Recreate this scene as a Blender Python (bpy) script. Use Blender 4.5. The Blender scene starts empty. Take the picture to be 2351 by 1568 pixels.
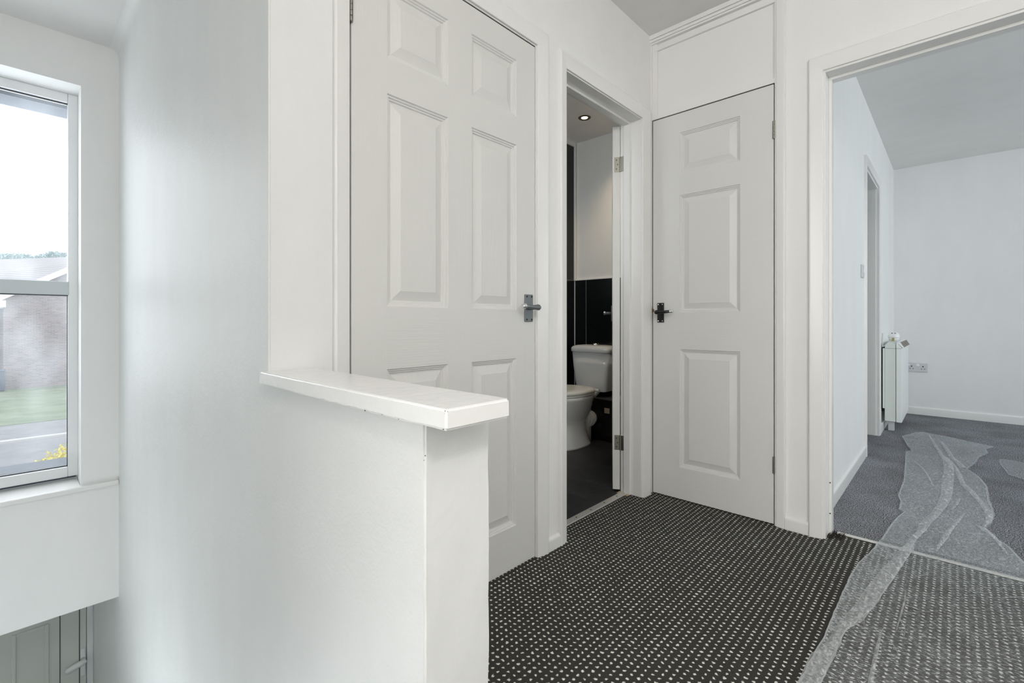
import bpy, bmesh, math, random
from mathutils import Vector, Matrix, noise

S = bpy.context.scene
COL = S.collection
PI = math.pi
random.seed(4)

# ------------------------------------------------------------------ places (metres; hall floor z = 0)
XD = -1.1868     # hall face of the wall with the white panelled door and the bathroom door
YC = 2.3494      # hall face of the wall with the cupboard door and the lounge doorway
ZC = 2.4388      # ceiling
YS = 0.4158      # stair face of the partition
XS = -3.429      # inner face of the stair window wall
XL = -0.4458     # left wall of the lounge
YF = 6.098       # far wall of the lounge
YB = 3.325       # far wall of the bathroom
XB = -2.385      # left wall of the bathroom
ZL = -2.62       # lower hall floor

# ------------------------------------------------------------------ node helpers
def new_mat(name):
    m = bpy.data.materials.new(name); m.use_nodes = True
    nt = m.node_tree
    b = nt.nodes['Principled BSDF']
    return m, nt, b

def N(nt, typ, **kw):
    n = nt.nodes.new(typ)
    for k, v in kw.items():
        if k in ('operation', 'blend_type', 'data_type', 'feature', 'distance', 'interpolation_type', 'noise_dimensions'):
            setattr(n, k, v)
        else:
            n.inputs[k].default_value = v
    return n

def coords(nt, scale=(1, 1, 1), rot=(0, 0, 0)):
    tc = nt.nodes.new('ShaderNodeTexCoord')
    mp = nt.nodes.new('ShaderNodeMapping')
    mp.inputs['Scale'].default_value = scale
    mp.inputs['Rotation'].default_value = rot
    nt.links.new(tc.outputs['Object'], mp.inputs['Vector'])
    return mp.outputs['Vector']

def ramp(nt, fac, stops):
    r = nt.nodes.new('ShaderNodeValToRGB')
    els = r.color_ramp.elements
    while len(els) < len(stops): els.new(0.5)
    for e, (p, c) in zip(els, stops):
        e.position = p
        e.color = (c[0], c[1], c[2], 1) if isinstance(c, (tuple, list)) else (c, c, c, 1)
    nt.links.new(fac, r.inputs['Fac'])
    return r.outputs['Color']

def bump(nt, b, height, strength, dist=0.002, chain=None):
    n = nt.nodes.new('ShaderNodeBump')
    n.inputs['Strength'].default_value = strength
    n.inputs['Distance'].default_value = dist
    nt.links.new(height, n.inputs['Height'])
    if chain: nt.links.new(chain, n.inputs['Normal'])
    if b is not None: nt.links.new(n.outputs['Normal'], b.inputs['Normal'])
    return n.outputs['Normal']

def noise_tex(nt, vec, scale, detail=4, rough=0.55):
    n = nt.nodes.new('ShaderNodeTexNoise')
    n.inputs['Scale'].default_value = scale
    n.inputs['Detail'].default_value = detail
    n.inputs['Roughness'].default_value = rough
    nt.links.new(vec, n.inputs['Vector'])
    return n.outputs['Fac']

def simple(name, col, rough=0.5, metal=0.0, spec=0.5, coat=0.0):
    m, nt, b = new_mat(name)
    b.inputs['Base Color'].default_value = (*col, 1)
    b.inputs['Roughness'].default_value = rough
    b.inputs['Metallic'].default_value = metal
    b.inputs['Specular IOR Level'].default_value = spec
    b.inputs['Coat Weight'].default_value = coat
    return m

def painted(name, col, rough, amp_fine=0.05, amp_big=0.05, fine=240, big=14, spec=0.4, mottled=0.02):
    m, nt, b = new_mat(name)
    v = coords(nt)
    c = noise_tex(nt, coords(nt, (5, 5, 1.8)), 1.0, 6, 0.62)
    lo = tuple(max(0, x - mottled) for x in col); hi = tuple(min(1, x + mottled) for x in col)
    nt.links.new(ramp(nt, c, [(0.3, lo), (0.7, hi)]), b.inputs['Base Color'])
    b.inputs['Roughness'].default_value = rough
    b.inputs['Specular IOR Level'].default_value = spec
    n1 = bump(nt, None, noise_tex(nt, v, big, 5, 0.6), amp_big, 0.01)
    bump(nt, b, noise_tex(nt, v, fine, 3, 0.5), amp_fine, 0.002, n1)
    return m

def grained(name, col, rough, scale):
    m, nt, b = new_mat(name)
    v = coords(nt, scale)
    w = noise_tex(nt, v, 1.0, 6, 0.65)
    b.inputs['Base Color'].default_value = (*col, 1)
    b.inputs['Roughness'].default_value = rough
    b.inputs['Specular IOR Level'].default_value = 0.4
    bump(nt, b, w, 0.40, 0.0018)
    return m

M = {}
M['wall'] = painted('white_emulsion', (0.83, 0.83, 0.82), 0.65, 0.10, 0.10, spec=0.25)
M['plaster'] = painted('rough_white_plaster', (0.795, 0.80, 0.79), 0.5, 0.24, 0.26, 150, 16, spec=0.3, mottled=0.018)
M['ceiling'] = painted('white_ceiling_paint', (0.78, 0.77, 0.755), 0.8, 0.05, 0.03, spec=0.1)
M['gloss'] = painted('white_gloss_paint', (0.82, 0.815, 0.80), 0.26, 0.03, 0.05, 300, 35, spec=0.5, mottled=0.008)
M['cap'] = painted('white_gloss_cap_paint', (0.85, 0.845, 0.83), 0.2, 0.04, 0.10, 200, 40, spec=0.5, mottled=0.01)
DC = (0.715, 0.712, 0.69)
M['door_v'] = grained('white_door_upright_grain', DC, 0.38, (190, 190, 6))
M['door_h'] = grained('white_door_level_grain', DC, 0.38, (6, 190, 190))
M['door_p'] = grained('white_door_panel_grain', DC, 0.38, (110, 110, 7))
M['dark_gap'] = simple('gap_shade_and_dark_matt', (0.03, 0.027, 0.022), 0.9)  # paints shade into door gaps; also colours cupboard floors and carpet fray
M['chrome'] = simple('polished_chrome', (0.78, 0.79, 0.8), 0.12, 1.0)
M['dull_chrome'] = simple('dull_chrome', (0.22, 0.235, 0.245), 0.5, 0.85)
M['steel'] = simple('hinge_steel', (0.30, 0.29, 0.25), 0.42, 1.0)
M['black_metal'] = simple('black_handle_metal', (0.006, 0.006, 0.006), 0.3, 0.0, 0.5)
M['screw_dark'] = simple('dark_screw', (0.03, 0.03, 0.03), 0.5, 0.6)
M['screw_bright'] = simple('bright_screw', (0.75, 0.75, 0.75), 0.25, 1.0)
M['brass'] = simple('aged_brass', (0.20, 0.15, 0.08), 0.5, 0.7)
M['bronze'] = simple('dark_bronze', (0.10, 0.075, 0.045), 0.4, 0.6)
M['dark_ledge'] = simple('dark_grey_ledge', (0.05, 0.052, 0.055), 0.5)
M['plastic'] = simple('white_plastic', (0.86, 0.86, 0.85), 0.3)
M['socket_grey'] = simple('pale_grey_plastic', (0.62, 0.64, 0.66), 0.35)
M['hole'] = simple('dark_hole', (0.01, 0.01, 0.01), 0.9)
M['heater'] = simple('cream_heater_enamel', (0.70, 0.745, 0.70), 0.35)
M['heater_front'] = simple('white_heater_enamel', (0.84, 0.86, 0.85), 0.35)
M['grille'] = simple('brown_grille', (0.17, 0.14, 0.10), 0.6)
M['ceramic'] = simple('white_ceramic', (0.80, 0.81, 0.81), 0.08, 0, 0.5, 0.4)
M['seat'] = simple('cream_plastic_seat', (0.87, 0.88, 0.84), 0.22)
M['olive'] = simple('olive_label', (0.35, 0.33, 0.12), 0.5)
M['upvc'] = simple('white_upvc', (0.82, 0.83, 0.84), 0.3)
M['upvc_grey'] = simple('grey_window_bar', (0.58, 0.62, 0.64), 0.4)
M['lobby'] = painted('lobby_wall_paint', (0.70, 0.70, 0.66), 0.7, 0.05, 0.05, spec=0.2)
M['front_door'] = simple('pale_front_door', (0.70, 0.72, 0.68), 0.45)
M['sealant'] = simple('dark_gasket', (0.05, 0.055, 0.06), 0.7)
M['strip_metal'] = simple('brushed_threshold', (0.72, 0.71, 0.67), 0.42, 0.6)
M['bare_wood'] = simple('worn_threshold_wood', (0.52, 0.40, 0.27), 0.6)

def mat_carpet_dots():
    m, nt, b = new_mat('charcoal_carpet_white_dots')
    tc = nt.nodes.new('ShaderNodeTexCoord')
    jn = nt.nodes.new('ShaderNodeTexNoise'); jn.inputs['Scale'].default_value = 95; jn.inputs['Detail'].default_value = 2
    nt.links.new(tc.outputs['Object'], jn.inputs['Vector'])
    sub = N(nt, 'ShaderNodeVectorMath', operation='SUBTRACT'); sub.inputs[1].default_value = (0.5, 0.5, 0.5)
    nt.links.new(jn.outputs['Color'], sub.inputs[0])
    sc = N(nt, 'ShaderNodeVectorMath', operation='SCALE'); sc.inputs['Scale'].default_value = 0.011
    nt.links.new(sub.outputs[0], sc.inputs[0])
    add = N(nt, 'ShaderNodeVectorMath', operation='ADD')
    nt.links.new(tc.outputs['Object'], add.inputs[0]); nt.links.new(sc.outputs[0], add.inputs[1])
    mp = nt.nodes.new('ShaderNodeMapping')
    px, py = 0.0200, 0.0191
    mp.inputs['Scale'].default_value = (1 / px, 1 / py, 0)
    mp.inputs['Location'].default_value = (0.9117 / px + 0.5, -0.9704 / py + 0.5, 0)
    nt.links.new(add.outputs[0], mp.inputs['Vector'])
    fr = N(nt, 'ShaderNodeVectorMath', operation='FRACTION'); nt.links.new(mp.outputs[0], fr.inputs[0])
    s2 = N(nt, 'ShaderNodeVectorMath', operation='SUBTRACT'); s2.inputs[1].default_value = (0.5, 0.5, 0)
    nt.links.new(fr.outputs[0], s2.inputs[0])
    ln = N(nt, 'ShaderNodeVectorMath', operation='LENGTH'); nt.links.new(s2.outputs[0], ln.inputs[0])
    v = tc.outputs['Object']
    sh = noise_tex(nt, v, 330, 2, 0.5)
    mul = N(nt, 'ShaderNodeMath', operation='MULTIPLY_ADD'); mul.inputs[1].default_value = 0.20; mul.inputs[2].default_value = -0.10
    nt.links.new(sh, mul.inputs[0])
    sm = N(nt, 'ShaderNodeMath', operation='ADD'); nt.links.new(ln.outputs['Value'], sm.inputs[0]); nt.links.new(mul.outputs[0], sm.inputs[1])
    mask = ramp(nt, sm.outputs[0], [(0.13, 1.0), (0.23, 0.0)])
    fine = noise_tex(nt, v, 620, 3, 0.7)
    base = ramp(nt, fine, [(0.32, (0.014, 0.014, 0.012)), (0.52, (0.056, 0.054, 0.049)), (0.70, (0.17, 0.165, 0.152))])
    mx = nt.nodes.new('ShaderNodeMix'); mx.data_type = 'RGBA'
    nt.links.new(mask, mx.inputs['Factor']); nt.links.new(base, mx.inputs[6]); mx.inputs[7].default_value = (0.93, 0.92, 0.87, 1)
    nt.links.new(mx.outputs[2], b.inputs['Base Color'])
    b.inputs['Roughness'].default_value = 1.0; b.inputs['Specular IOR Level'].default_value = 0.05
    h = N(nt, 'ShaderNodeMath', operation='ADD'); nt.links.new(fine, h.inputs[0]); nt.links.new(mask, h.inputs[1])
    bump(nt, b, h.outputs[0], 0.6, 0.003)
    return m
M['carpet_dots'] = mat_carpet_dots()

def mat_carpet_grey():
    m, nt, b = new_mat('grey_speckled_carpet')
    v = coords(nt)
    f = noise_tex(nt, v, 210, 3, 0.8)
    g = noise_tex(nt, v, 3.2, 4, 0.6)
    c1 = ramp(nt, f, [(0.40, (0.025, 0.026, 0.030)), (0.50, (0.16, 0.165, 0.18)), (0.60, (0.62, 0.63, 0.66))])
    c2 = ramp(nt, g, [(0.3, (0.72, 0.70, 0.67)), (0.7, (1.1, 1.1, 1.12))])
    mx = nt.nodes.new('ShaderNodeMix'); mx.data_type = 'RGBA'; mx.blend_type = 'MULTIPLY'; mx.inputs['Factor'].default_value = 1
    nt.links.new(c1, mx.inputs[6]); nt.links.new(c2, mx.inputs[7])
    nt.links.new(mx.outputs[2], b.inputs['Base Color'])
    b.inputs['Roughness'].default_value = 1.0; b.inputs['Specular IOR Level'].default_value = 0.05
    bump(nt, b, f, 0.8, 0.004)
    return m
M['carpet_grey'] = mat_carpet_grey()

def mat_slate():
    m, nt, b = new_mat('dark_slate_vinyl')
    v = coords(nt, (1, 1.6, 1), (0, 0, 0.5))
    f = noise_tex(nt, v, 7, 8, 0.68)
    nt.links.new(ramp(nt, f, [(0.35, (0.010, 0.010, 0.012)), (0.60, (0.032, 0.033, 0.037)), (0.75, (0.11, 0.115, 0.12))]), b.inputs['Base Color'])
    b.inputs['Roughness'].default_value = 0.42
    bump(nt, b, f, 0.15, 0.003)
    return m
M['slate'] = mat_slate()

def mat_tile(name, z0, zstep, x0, xstep, axis):
    # glossy black tiles with thin grey joints
    m, nt, b = new_mat(name)
    tc = nt.nodes.new('ShaderNodeTexCoord'); sp = nt.nodes.new('ShaderNodeSeparateXYZ')
    nt.links.new(tc.outputs['Object'], sp.inputs[0])
    def joint(out, o, st, w):
        a = N(nt, 'ShaderNodeMath', operation='SUBTRACT'); a.inputs[1].default_value = o; nt.links.new(out, a.inputs[0])
        d = N(nt, 'ShaderNodeMath', operation='DIVIDE'); d.inputs[1].default_value = st; nt.links.new(a.outputs[0], d.inputs[0])
        f = N(nt, 'ShaderNodeMath', operation='FRACT'); nt.links.new(d.outputs[0], f.inputs[0])
        l = N(nt, 'ShaderNodeMath', operation='LESS_THAN'); l.inputs[1].default_value = w / st; nt.links.new(f.outputs[0], l.inputs[0])
        return l.outputs[0]
    j1 = joint(sp.outputs[axis], x0, xstep, 0.005); j2 = joint(sp.outputs[2], z0, zstep, 0.003)
    mxm = N(nt, 'ShaderNodeMath', operation='MAXIMUM'); nt.links.new(j1, mxm.inputs[0]); nt.links.new(j2, mxm.inputs[1])
    fl = noise_tex(nt, tc.outputs['Object'], 500, 2, 0.5)
    base = ramp(nt, fl, [(0.55, (0.0035, 0.0045, 0.005)), (0.82, (0.03, 0.035, 0.037))])
    mx = nt.nodes.new('ShaderNodeMix'); mx.data_type = 'RGBA'
    nt.links.new(mxm.outputs[0], mx.inputs['Factor']); nt.links.new(base, mx.inputs[6]); mx.inputs[7].default_value = (0.16, 0.17, 0.175, 1)
    nt.links.new(mx.outputs[2], b.inputs['Base Color'])
    b.inputs['Roughness'].default_value = 0.16
    return m
M['tile_far'] = mat_tile('black_wall_tiles', -1.0, 3.0, -2.2605 - 3 * 0.4, 0.4, 0)
M['tile_side'] = mat_tile('black_side_panels', 1.262 - 2.6, 2.6, YB - 0.25 - 10 * 0.4, 0.4, 1)

def mat_film():
    m, nt, b = new_mat('clear_crinkled_polythene')
    out = nt.nodes['Material Output']
    v = coords(nt, (75, 300, 20), (0, 0, 0.35))
    w = noise_tex(nt, v, 1.0, 4, 0.6)
    w2 = noise_tex(nt, coords(nt, (9, 9, 9)), 1.0, 3, 0.6)
    fac = ramp(nt, w, [(0.42, 0.14), (0.55, 0.22), (0.63, 0.80)])
    big = ramp(nt, w2, [(0.3, 0.75), (0.7, 1.25)])
    mu = N(nt, 'ShaderNodeMath', operation='MULTIPLY'); nt.links.new(fac, mu.inputs[0]); nt.links.new(big, mu.inputs[1])
    # long thin creases
    c = noise_tex(nt, coords(nt, (5.5, 3.2, 5)), 1.0, 3, 0.55)
    sb = N(nt, 'ShaderNodeMath', operation='SUBTRACT'); sb.inputs[1].default_value = 0.5; nt.links.new(c, sb.inputs[0])
    ab = N(nt, 'ShaderNodeMath', operation='ABSOLUTE'); nt.links.new(sb.outputs[0], ab.inputs[0])
    cr = ramp(nt, ab.outputs[0], [(0.0, 0.0), (1.0, 0.0)])
    uv = nt.nodes.new('ShaderNodeUVMap'); uv.uv_map = 'across'
    sp = nt.nodes.new('ShaderNodeSeparateXYZ'); nt.links.new(uv.outputs[0], sp.inputs[0])
    hem = ramp(nt, sp.outputs[0], [(0.0, 0.65), (0.03, 0.5), (0.07, 0.0)])
    m1 = N(nt, 'ShaderNodeMath', operation='MAXIMUM'); nt.links.new(mu.outputs[0], m1.inputs[0]); nt.links.new(cr, m1.inputs[1])
    m2 = N(nt, 'ShaderNodeMath', operation='MAXIMUM'); nt.links.new(m1.outputs[0], m2.inputs[0]); nt.links.new(hem, m2.inputs[1])
    tr = nt.nodes.new('ShaderNodeBsdfTransparent')
    mix = nt.nodes.new('ShaderNodeMixShader')
    b.inputs['Base Color'].default_value = (0.74, 0.78, 0.80, 1)
    b.inputs['Roughness'].default_value = 0.22
    b.inputs['Specular IOR Level'].default_value = 0.7
    bump(nt, b, w, 0.9, 0.006)
    nt.links.new(m2.outputs[0], mix.inputs['Fac'])
    nt.links.new(tr.outputs[0], mix.inputs[1]); nt.links.new(b.outputs[0], mix.inputs[2])
    nt.links.new(mix.outputs[0], out.inputs['Surface'])
    return m
M['film'] = mat_film()

def mat_fold():
    m, nt, b = new_mat('folded_polythene')
    out = nt.nodes['Material Output']
    v = coords(nt, (90, 38, 20), (0, 0, 0.5))
    w = noise_tex(nt, v, 1.0, 4, 0.62)
    fac = ramp(nt, w, [(0.36, 0.20), (0.55, 0.34), (0.68, 0.70)])
    uv = nt.nodes.new('ShaderNodeUVMap'); uv.uv_map = 'across'
    sp = nt.nodes.new('ShaderNodeSeparateXYZ'); nt.links.new(uv.outputs[0], sp.inputs[0])
    edge = ramp(nt, sp.outputs[0], [(0.0, 0.62), (0.07, 0.10), (0.5, 0.0), (0.93, 0.10), (1.0, 0.62)])
    mx = N(nt, 'ShaderNodeMath', operation='MAXIMUM'); nt.links.new(fac, mx.inputs[0]); nt.links.new(edge, mx.inputs[1])
    tr = nt.nodes.new('ShaderNodeBsdfTransparent'); mix = nt.nodes.new('ShaderNodeMixShader')
    b.inputs['Base Color'].default_value = (0.80, 0.82, 0.83, 1); b.inputs['Roughness'].default_value = 0.25
    bump(nt, b, w, 0.7, 0.008)
    nt.links.new(mx.outputs[0], mix.inputs['Fac']); nt.links.new(tr.outputs[0], mix.inputs[1]); nt.links.new(b.outputs[0], mix.inputs[2])
    nt.links.new(mix.outputs[0], out.inputs['Surface'])
    return m
M['fold'] = mat_fold()

def mat_pane():
    # old double glazing: clear with condensation, its milky veil also imitating outdoor haze
    m, nt, b = new_mat('misted_hazy_window_glass')
    out = nt.nodes['Material Output']
    v = coords(nt, (3, 5, 3))
    w = noise_tex(nt, v, 1.0, 3, 0.5)
    fac = ramp(nt, w, [(0.35, 0.05), (0.7, 0.13)])
    tr = nt.nodes.new('ShaderNodeBsdfTransparent')
    tl = nt.nodes.new('ShaderNodeBsdfTranslucent'); tl.inputs['Color'].default_value = (0.93, 0.96, 1.0, 1)
    mix = nt.nodes.new('ShaderNodeMixShader')
    nt.links.new(fac, mix.inputs['Fac']); nt.links.new(tr.outputs[0], mix.inputs[1]); nt.links.new(tl.outputs[0], mix.inputs[2])
    nt.links.new(mix.outputs[0], out.inputs['Surface'])
    return m
M['pane'] = mat_pane()

def mat_brick():
    m, nt, b = new_mat('weathered_brick')
    tc = nt.nodes.new('ShaderNodeTexCoord'); sp = nt.nodes.new('ShaderNodeSeparateXYZ'); cb = nt.nodes.new('ShaderNodeCombineXYZ')
    nt.links.new(tc.outputs['Object'], sp.inputs[0])
    nt.links.new(sp.outputs[1], cb.inputs[0]); nt.links.new(sp.outputs[2], cb.inputs[1])
    br = nt.nodes.new('ShaderNodeTexBrick')
    br.inputs['Scale'].default_value = 4.4
    br.inputs['Color1'].default_value = (0.30, 0.235, 0.23, 1); br.inputs['Color2'].default_value = (0.20, 0.17, 0.185, 1)
    br.inputs['Mortar'].default_value = (0.36, 0.34, 0.33, 1); br.inputs['Mortar Size'].default_value = 0.03
    br.inputs['Brick Width'].default_value = 1.0; br.inputs['Row Height'].default_value = 0.33
    nt.links.new(cb.outputs[0], br.inputs['Vector'])
    nt.links.new(br.outputs['Color'], b.inputs['Base Color']); b.inputs['Roughness'].default_value = 0.95
    return m
M['brick'] = mat_brick()

def mottled(name, c1, c2, scale, rough=0.95, lo=0.35, hi=0.65):
    m, nt, b = new_mat(name)
    nt.links.new(ramp(nt, noise_tex(nt, coords(nt), scale, 5, 0.65), [(lo, c1), (hi, c2)]), b.inputs['Base Color'])
    b.inputs['Roughness'].default_value = rough
    return m
M['grass'] = mottled('lawn_grass', (0.145, 0.20, 0.12), (0.24, 0.285, 0.19), 1.2)
M['asphalt'] = mottled('grey_tarmac', (0.20, 0.205, 0.22), (0.28, 0.285, 0.30), 2.0)
M['kerb'] = simple('pale_kerb_stone', (0.5, 0.5, 0.49), 0.9)
M['yellow_leaf'] = mottled('yellow_shrub_leaves', (0.55, 0.47, 0.02), (0.85, 0.76, 0.10), 6)
M['tree'] = mottled('haze_paled_green_leaves', (0.28, 0.40, 0.40), (0.42, 0.53, 0.54), 1.2)  # distance haze is lightened into the leaf colour
M['bark'] = simple('brown_bark', (0.12, 0.09, 0.07), 0.9)
M['outer_sill'] = simple('grey_outer_masonry', (0.10, 0.115, 0.14), 0.8)
M['fascia'] = simple('white_fascia_board', (0.8, 0.8, 0.8), 0.5)
M['glass_dark'] = simple('dark_window_glass', (0.15, 0.2, 0.26), 0.1)
M['bin'] = simple('blue_plastic_bin', (0.07, 0.10, 0.15), 0.5)

def mat_roof():
    m, nt, b = new_mat('grey_roof_tiles')
    tc = nt.nodes.new('ShaderNodeTexCoord'); sp = nt.nodes.new('ShaderNodeSeparateXYZ')
    nt.links.new(tc.outputs['Object'], sp.inputs[0])
    f = N(nt, 'ShaderNodeMath', operation='MULTIPLY'); f.inputs[1].default_value = 6.5; nt.links.new(sp.outputs[2], f.inputs[0])
    g = N(nt, 'ShaderNodeMath', operation='FRACT'); nt.links.new(f.outputs[0], g.inputs[0])
    nt.links.new(ramp(nt, g.outputs[0], [(0.0, (0.16, 0.15, 0.16)), (0.22, (0.30, 0.28, 0.29)), (1.0, (0.36, 0.34, 0.35))]), b.inputs['Base Color'])
    b.inputs['Roughness'].default_value = 0.9
    return m
M['roof'] = mat_roof()

def emitter(name, col, s):
    m, nt, b = new_mat(name)
    b.inputs['Base Color'].default_value = (*col, 1)
    b.inputs['Emission Color'].default_value = (*col, 1); b.inputs['Emission Strength'].default_value = s
    return m
M['lamp'] = emitter('warm_lamp_glow', (1.0, 0.80, 0.50), 3.5)

# ------------------------------------------------------------------ mesh helpers
def bx(bm, x0, x1, y0, y1, z0, z1, mi=0):
    vs = [bm.verts.new((x, y, z)) for z in (z0, z1) for y in (y0, y1) for x in (x0, x1)]
    fs = [(0, 2, 3, 1), (4, 5, 7, 6), (0, 1, 5, 4), (2, 6, 7, 3), (0, 4, 6, 2), (1, 3, 7, 5)]
    out = []
    for f in fs:
        fc = bm.faces.new([vs[i] for i in f]); fc.material_index = mi; out.append(fc)
    return out

def link(name, bm, mats, parent=None, smooth=False, bev=0.0, seg=2, loc=None, rot=None):
    bmesh.ops.recalc_face_normals(bm, faces=bm.faces)
    me = bpy.data.meshes.new(name); bm.to_mesh(me); bm.free()
    for mt in (mats if isinstance(mats, (list, tuple)) else [mats]): me.materials.append(M[mt])
    if smooth:
        for p in me.polygons: p.use_smooth = True
    o = bpy.data.objects.new(name, me); COL.objects.link(o)
    if parent is not None: o.parent = parent
    if loc: o.location = loc
    if rot: o.rotation_euler = rot
    if bev:
        md = o.modifiers.new('edge', 'BEVEL'); md.width = bev; md.segments = seg; md.limit_method = 'ANGLE'; md.angle_limit = 0.6
        md.harden_normals = False
        for p in me.polygons: p.use_smooth = True
        ws = o.modifiers.new('wn', 'WEIGHTED_NORMAL'); ws.keep_sharp = True
    return o

def tag(o, label, cat, kind=None, group=None):
    o['label'] = label; o['category'] = cat
    if kind: o['kind'] = kind
    if group: o['group'] = group
    return o

def empty(name, loc, label, cat, kind=None, rot=0.0, group=None):
    o = bpy.data.objects.new(name, None); COL.objects.link(o)
    o.location = loc; o.rotation_euler = (0, 0, rot); o.empty_display_size = 0.1
    return tag(o, label, cat, kind, group)

def boxes(name, lst, mat, parent=None, bev=0.0, **kw):
    bm = bmesh.new()
    for b in lst: bx(bm, *b)
    return link(name, bm, mat, parent, bev=bev, **kw)

def ring_loft(bm, rings, cap=True, mi=0, closed=True):
    R = [[bm.verts.new(p) for p in r] for r in rings]
    n = len(R[0])
    for a, b in zip(R[:-1], R[1:]):
        for i in range(n if closed else n - 1):
            f = bm.faces.new((a[i], a[(i + 1) % n], b[(i + 1) % n], b[i])); f.material_index = mi
    if cap and closed:
        bm.faces.new(R[0][::-1]).material_index = mi; bm.faces.new(R[-1]).material_index = mi
    return R

def tube(bm, p0, p1, r, n=16, r2=None, mi=0):
    p0, p1 = Vector(p0), Vector(p1); d = (p1 - p0).normalized()
    a = d.orthogonal().normalized(); b = d.cross(a)
    r2 = r if r2 is None else r2
    ring_loft(bm, [[p + (a * math.cos(t) + b * math.sin(t)) * rr for t in [2 * PI * i / n for i in range(n)]] for p, rr in ((p0, r), (p1, r2))], mi=mi)

def path_tube(bm, pts, radii, n=14):
    pts = [Vector(p) for p in pts]; rings = []
    ref = Vector((0.13, 0.21, 0.97))
    for i, p in enumerate(pts):
        d = (pts[min(i + 1, len(pts) - 1)] - pts[max(i - 1, 0)]).normalized()
        a = d.cross(ref).normalized(); b = d.cross(a)
        rings.append([p + (a * math.cos(t) + b * math.sin(t)) * radii[i] for t in [2 * PI * k / n for k in range(n)]])
    ring_loft(bm, rings)

def lathe(bm, prof, n=32, c=(0, 0, 0), mi=0):
    rings = [[(c[0] + r * math.cos(t), c[1] + r * math.sin(t), c[2] + z) for t in [2 * PI * i / n for i in range(n)]] for r, z in prof]
    ring_loft(bm, rings, mi=mi)

def architrave(bm, mp, a0, a1, zb, zt, prof, sl=1.0, sr=1.0):
    """mitred surround: mp(a, z, t) -> point; prof lists (offset outward, projection)"""
    P = []
    for o, t in prof:
        P.append([bm.verts.new(mp(a0 - o * sl, zb, t)), bm.verts.new(mp(a0 - o * sl, zt + o, t)),
                  bm.verts.new(mp(a1 + o * sr, zt + o, t)), bm.verts.new(mp(a1 + o * sr, zb, t))])
    for p, q in zip(P[:-1], P[1:]):
        for i in range(3): bm.faces.new((p[i], p[i + 1], q[i + 1], q[i]))

# ------------------------------------------------------------------ setting: floors and ceiling
def struct(o, label, cat): return tag(o, label, cat, 'structure')

fl = boxes('floor', [(-0.52, 1.5, -2.4, YS, -0.10, 0), (XD - 0.115, 1.5, YS, YC + 0.098, -0.10, 0)], 'carpet_dots')
struct(fl, 'charcoal hall carpet woven with rows of small white dots', 'floor')
fl = boxes('floor', [(XL - 0.1, 3.4, YC + 0.098, YF + 0.1, -0.10, 0.0), (-2.2, XL - 0.1, 3.95, 6.2, -0.10, -0.002)], 'carpet_grey')
struct(fl, 'grey speckled carpet of the room beyond the wide right doorway', 'floor')
fl = boxes('floor', [(XB - 0.1, XD - 0.115, 1.3, YB + 0.1, -0.10, 0)], 'slate')
struct(fl, 'dark slate effect vinyl floor of the bathroom under the toilet', 'floor')
fl = boxes('floor', [(-4.8, -0.5, -0.6, 0.6, ZL - 0.1, ZL)], 'carpet_grey')
struct(fl, 'floor of the lower hall at the foot of the stairs', 'floor')
ce = boxes('ceiling', [(-3.72, 3.4, -2.5, 6.3, ZC, ZC + 0.1)], 'ceiling')
struct(ce, 'plain white ceiling over the landing and the rooms', 'ceiling')

# stairs down beside the half wall (below the frame)
bm = bmesh.new()
for i in range(12):
    x1 = -0.52 - i * 0.22
    bx(bm, x1 - 0.22, x1, -0.48, YS - 0.001, ZL, -(i + 1) * 0.2015)
st = link('stairs', bm, 'carpet_dots'); struct(st, 'carpeted stairs falling away beside the white half wall', 'stairs')

# ------------------------------------------------------------------ walls
# stair partition: full height, cove where it meets the ceiling
bm = bmesh.new()
bx(bm, -4.75, -1.1754, YS, 0.573, ZL - 0.1, 0.7735); up = bx(bm, -4.75, -1.1754, YS, 0.573, 0.7735, ZC + 0.02)
bmesh.ops.bevel(bm, geom=[e for e in {e for f in up for e in f.edges} if abs(e.verts[0].co.z - e.verts[1].co.z) > 0.1 and e.verts[0].co.x > -2], offset=0.0035, segments=3, affect='EDGES')
r = 0.04
ang = [PI / 2 * i / 8 for i in range(9)]
sec = [(YS - r + r * math.sin(a) if False else YS - r * (1 - math.sin(a)) , ZC - r * (1 - math.cos(a))) for a in ang]
A = [bm.verts.new((XS, y, z)) for y, z in sec]; B = [bm.verts.new((-1.30, y, z)) for y, z in sec]
for i in range(8): bm.faces.new((A[i], A[i + 1], B[i + 1], B[i]))
w = link('wall_stair', bm, 'plaster', smooth=True); w.data.set_sharp_from_angle(angle=0.6)
struct(w, 'tall white plastered stair partition to the right of the window', 'wall')

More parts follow.
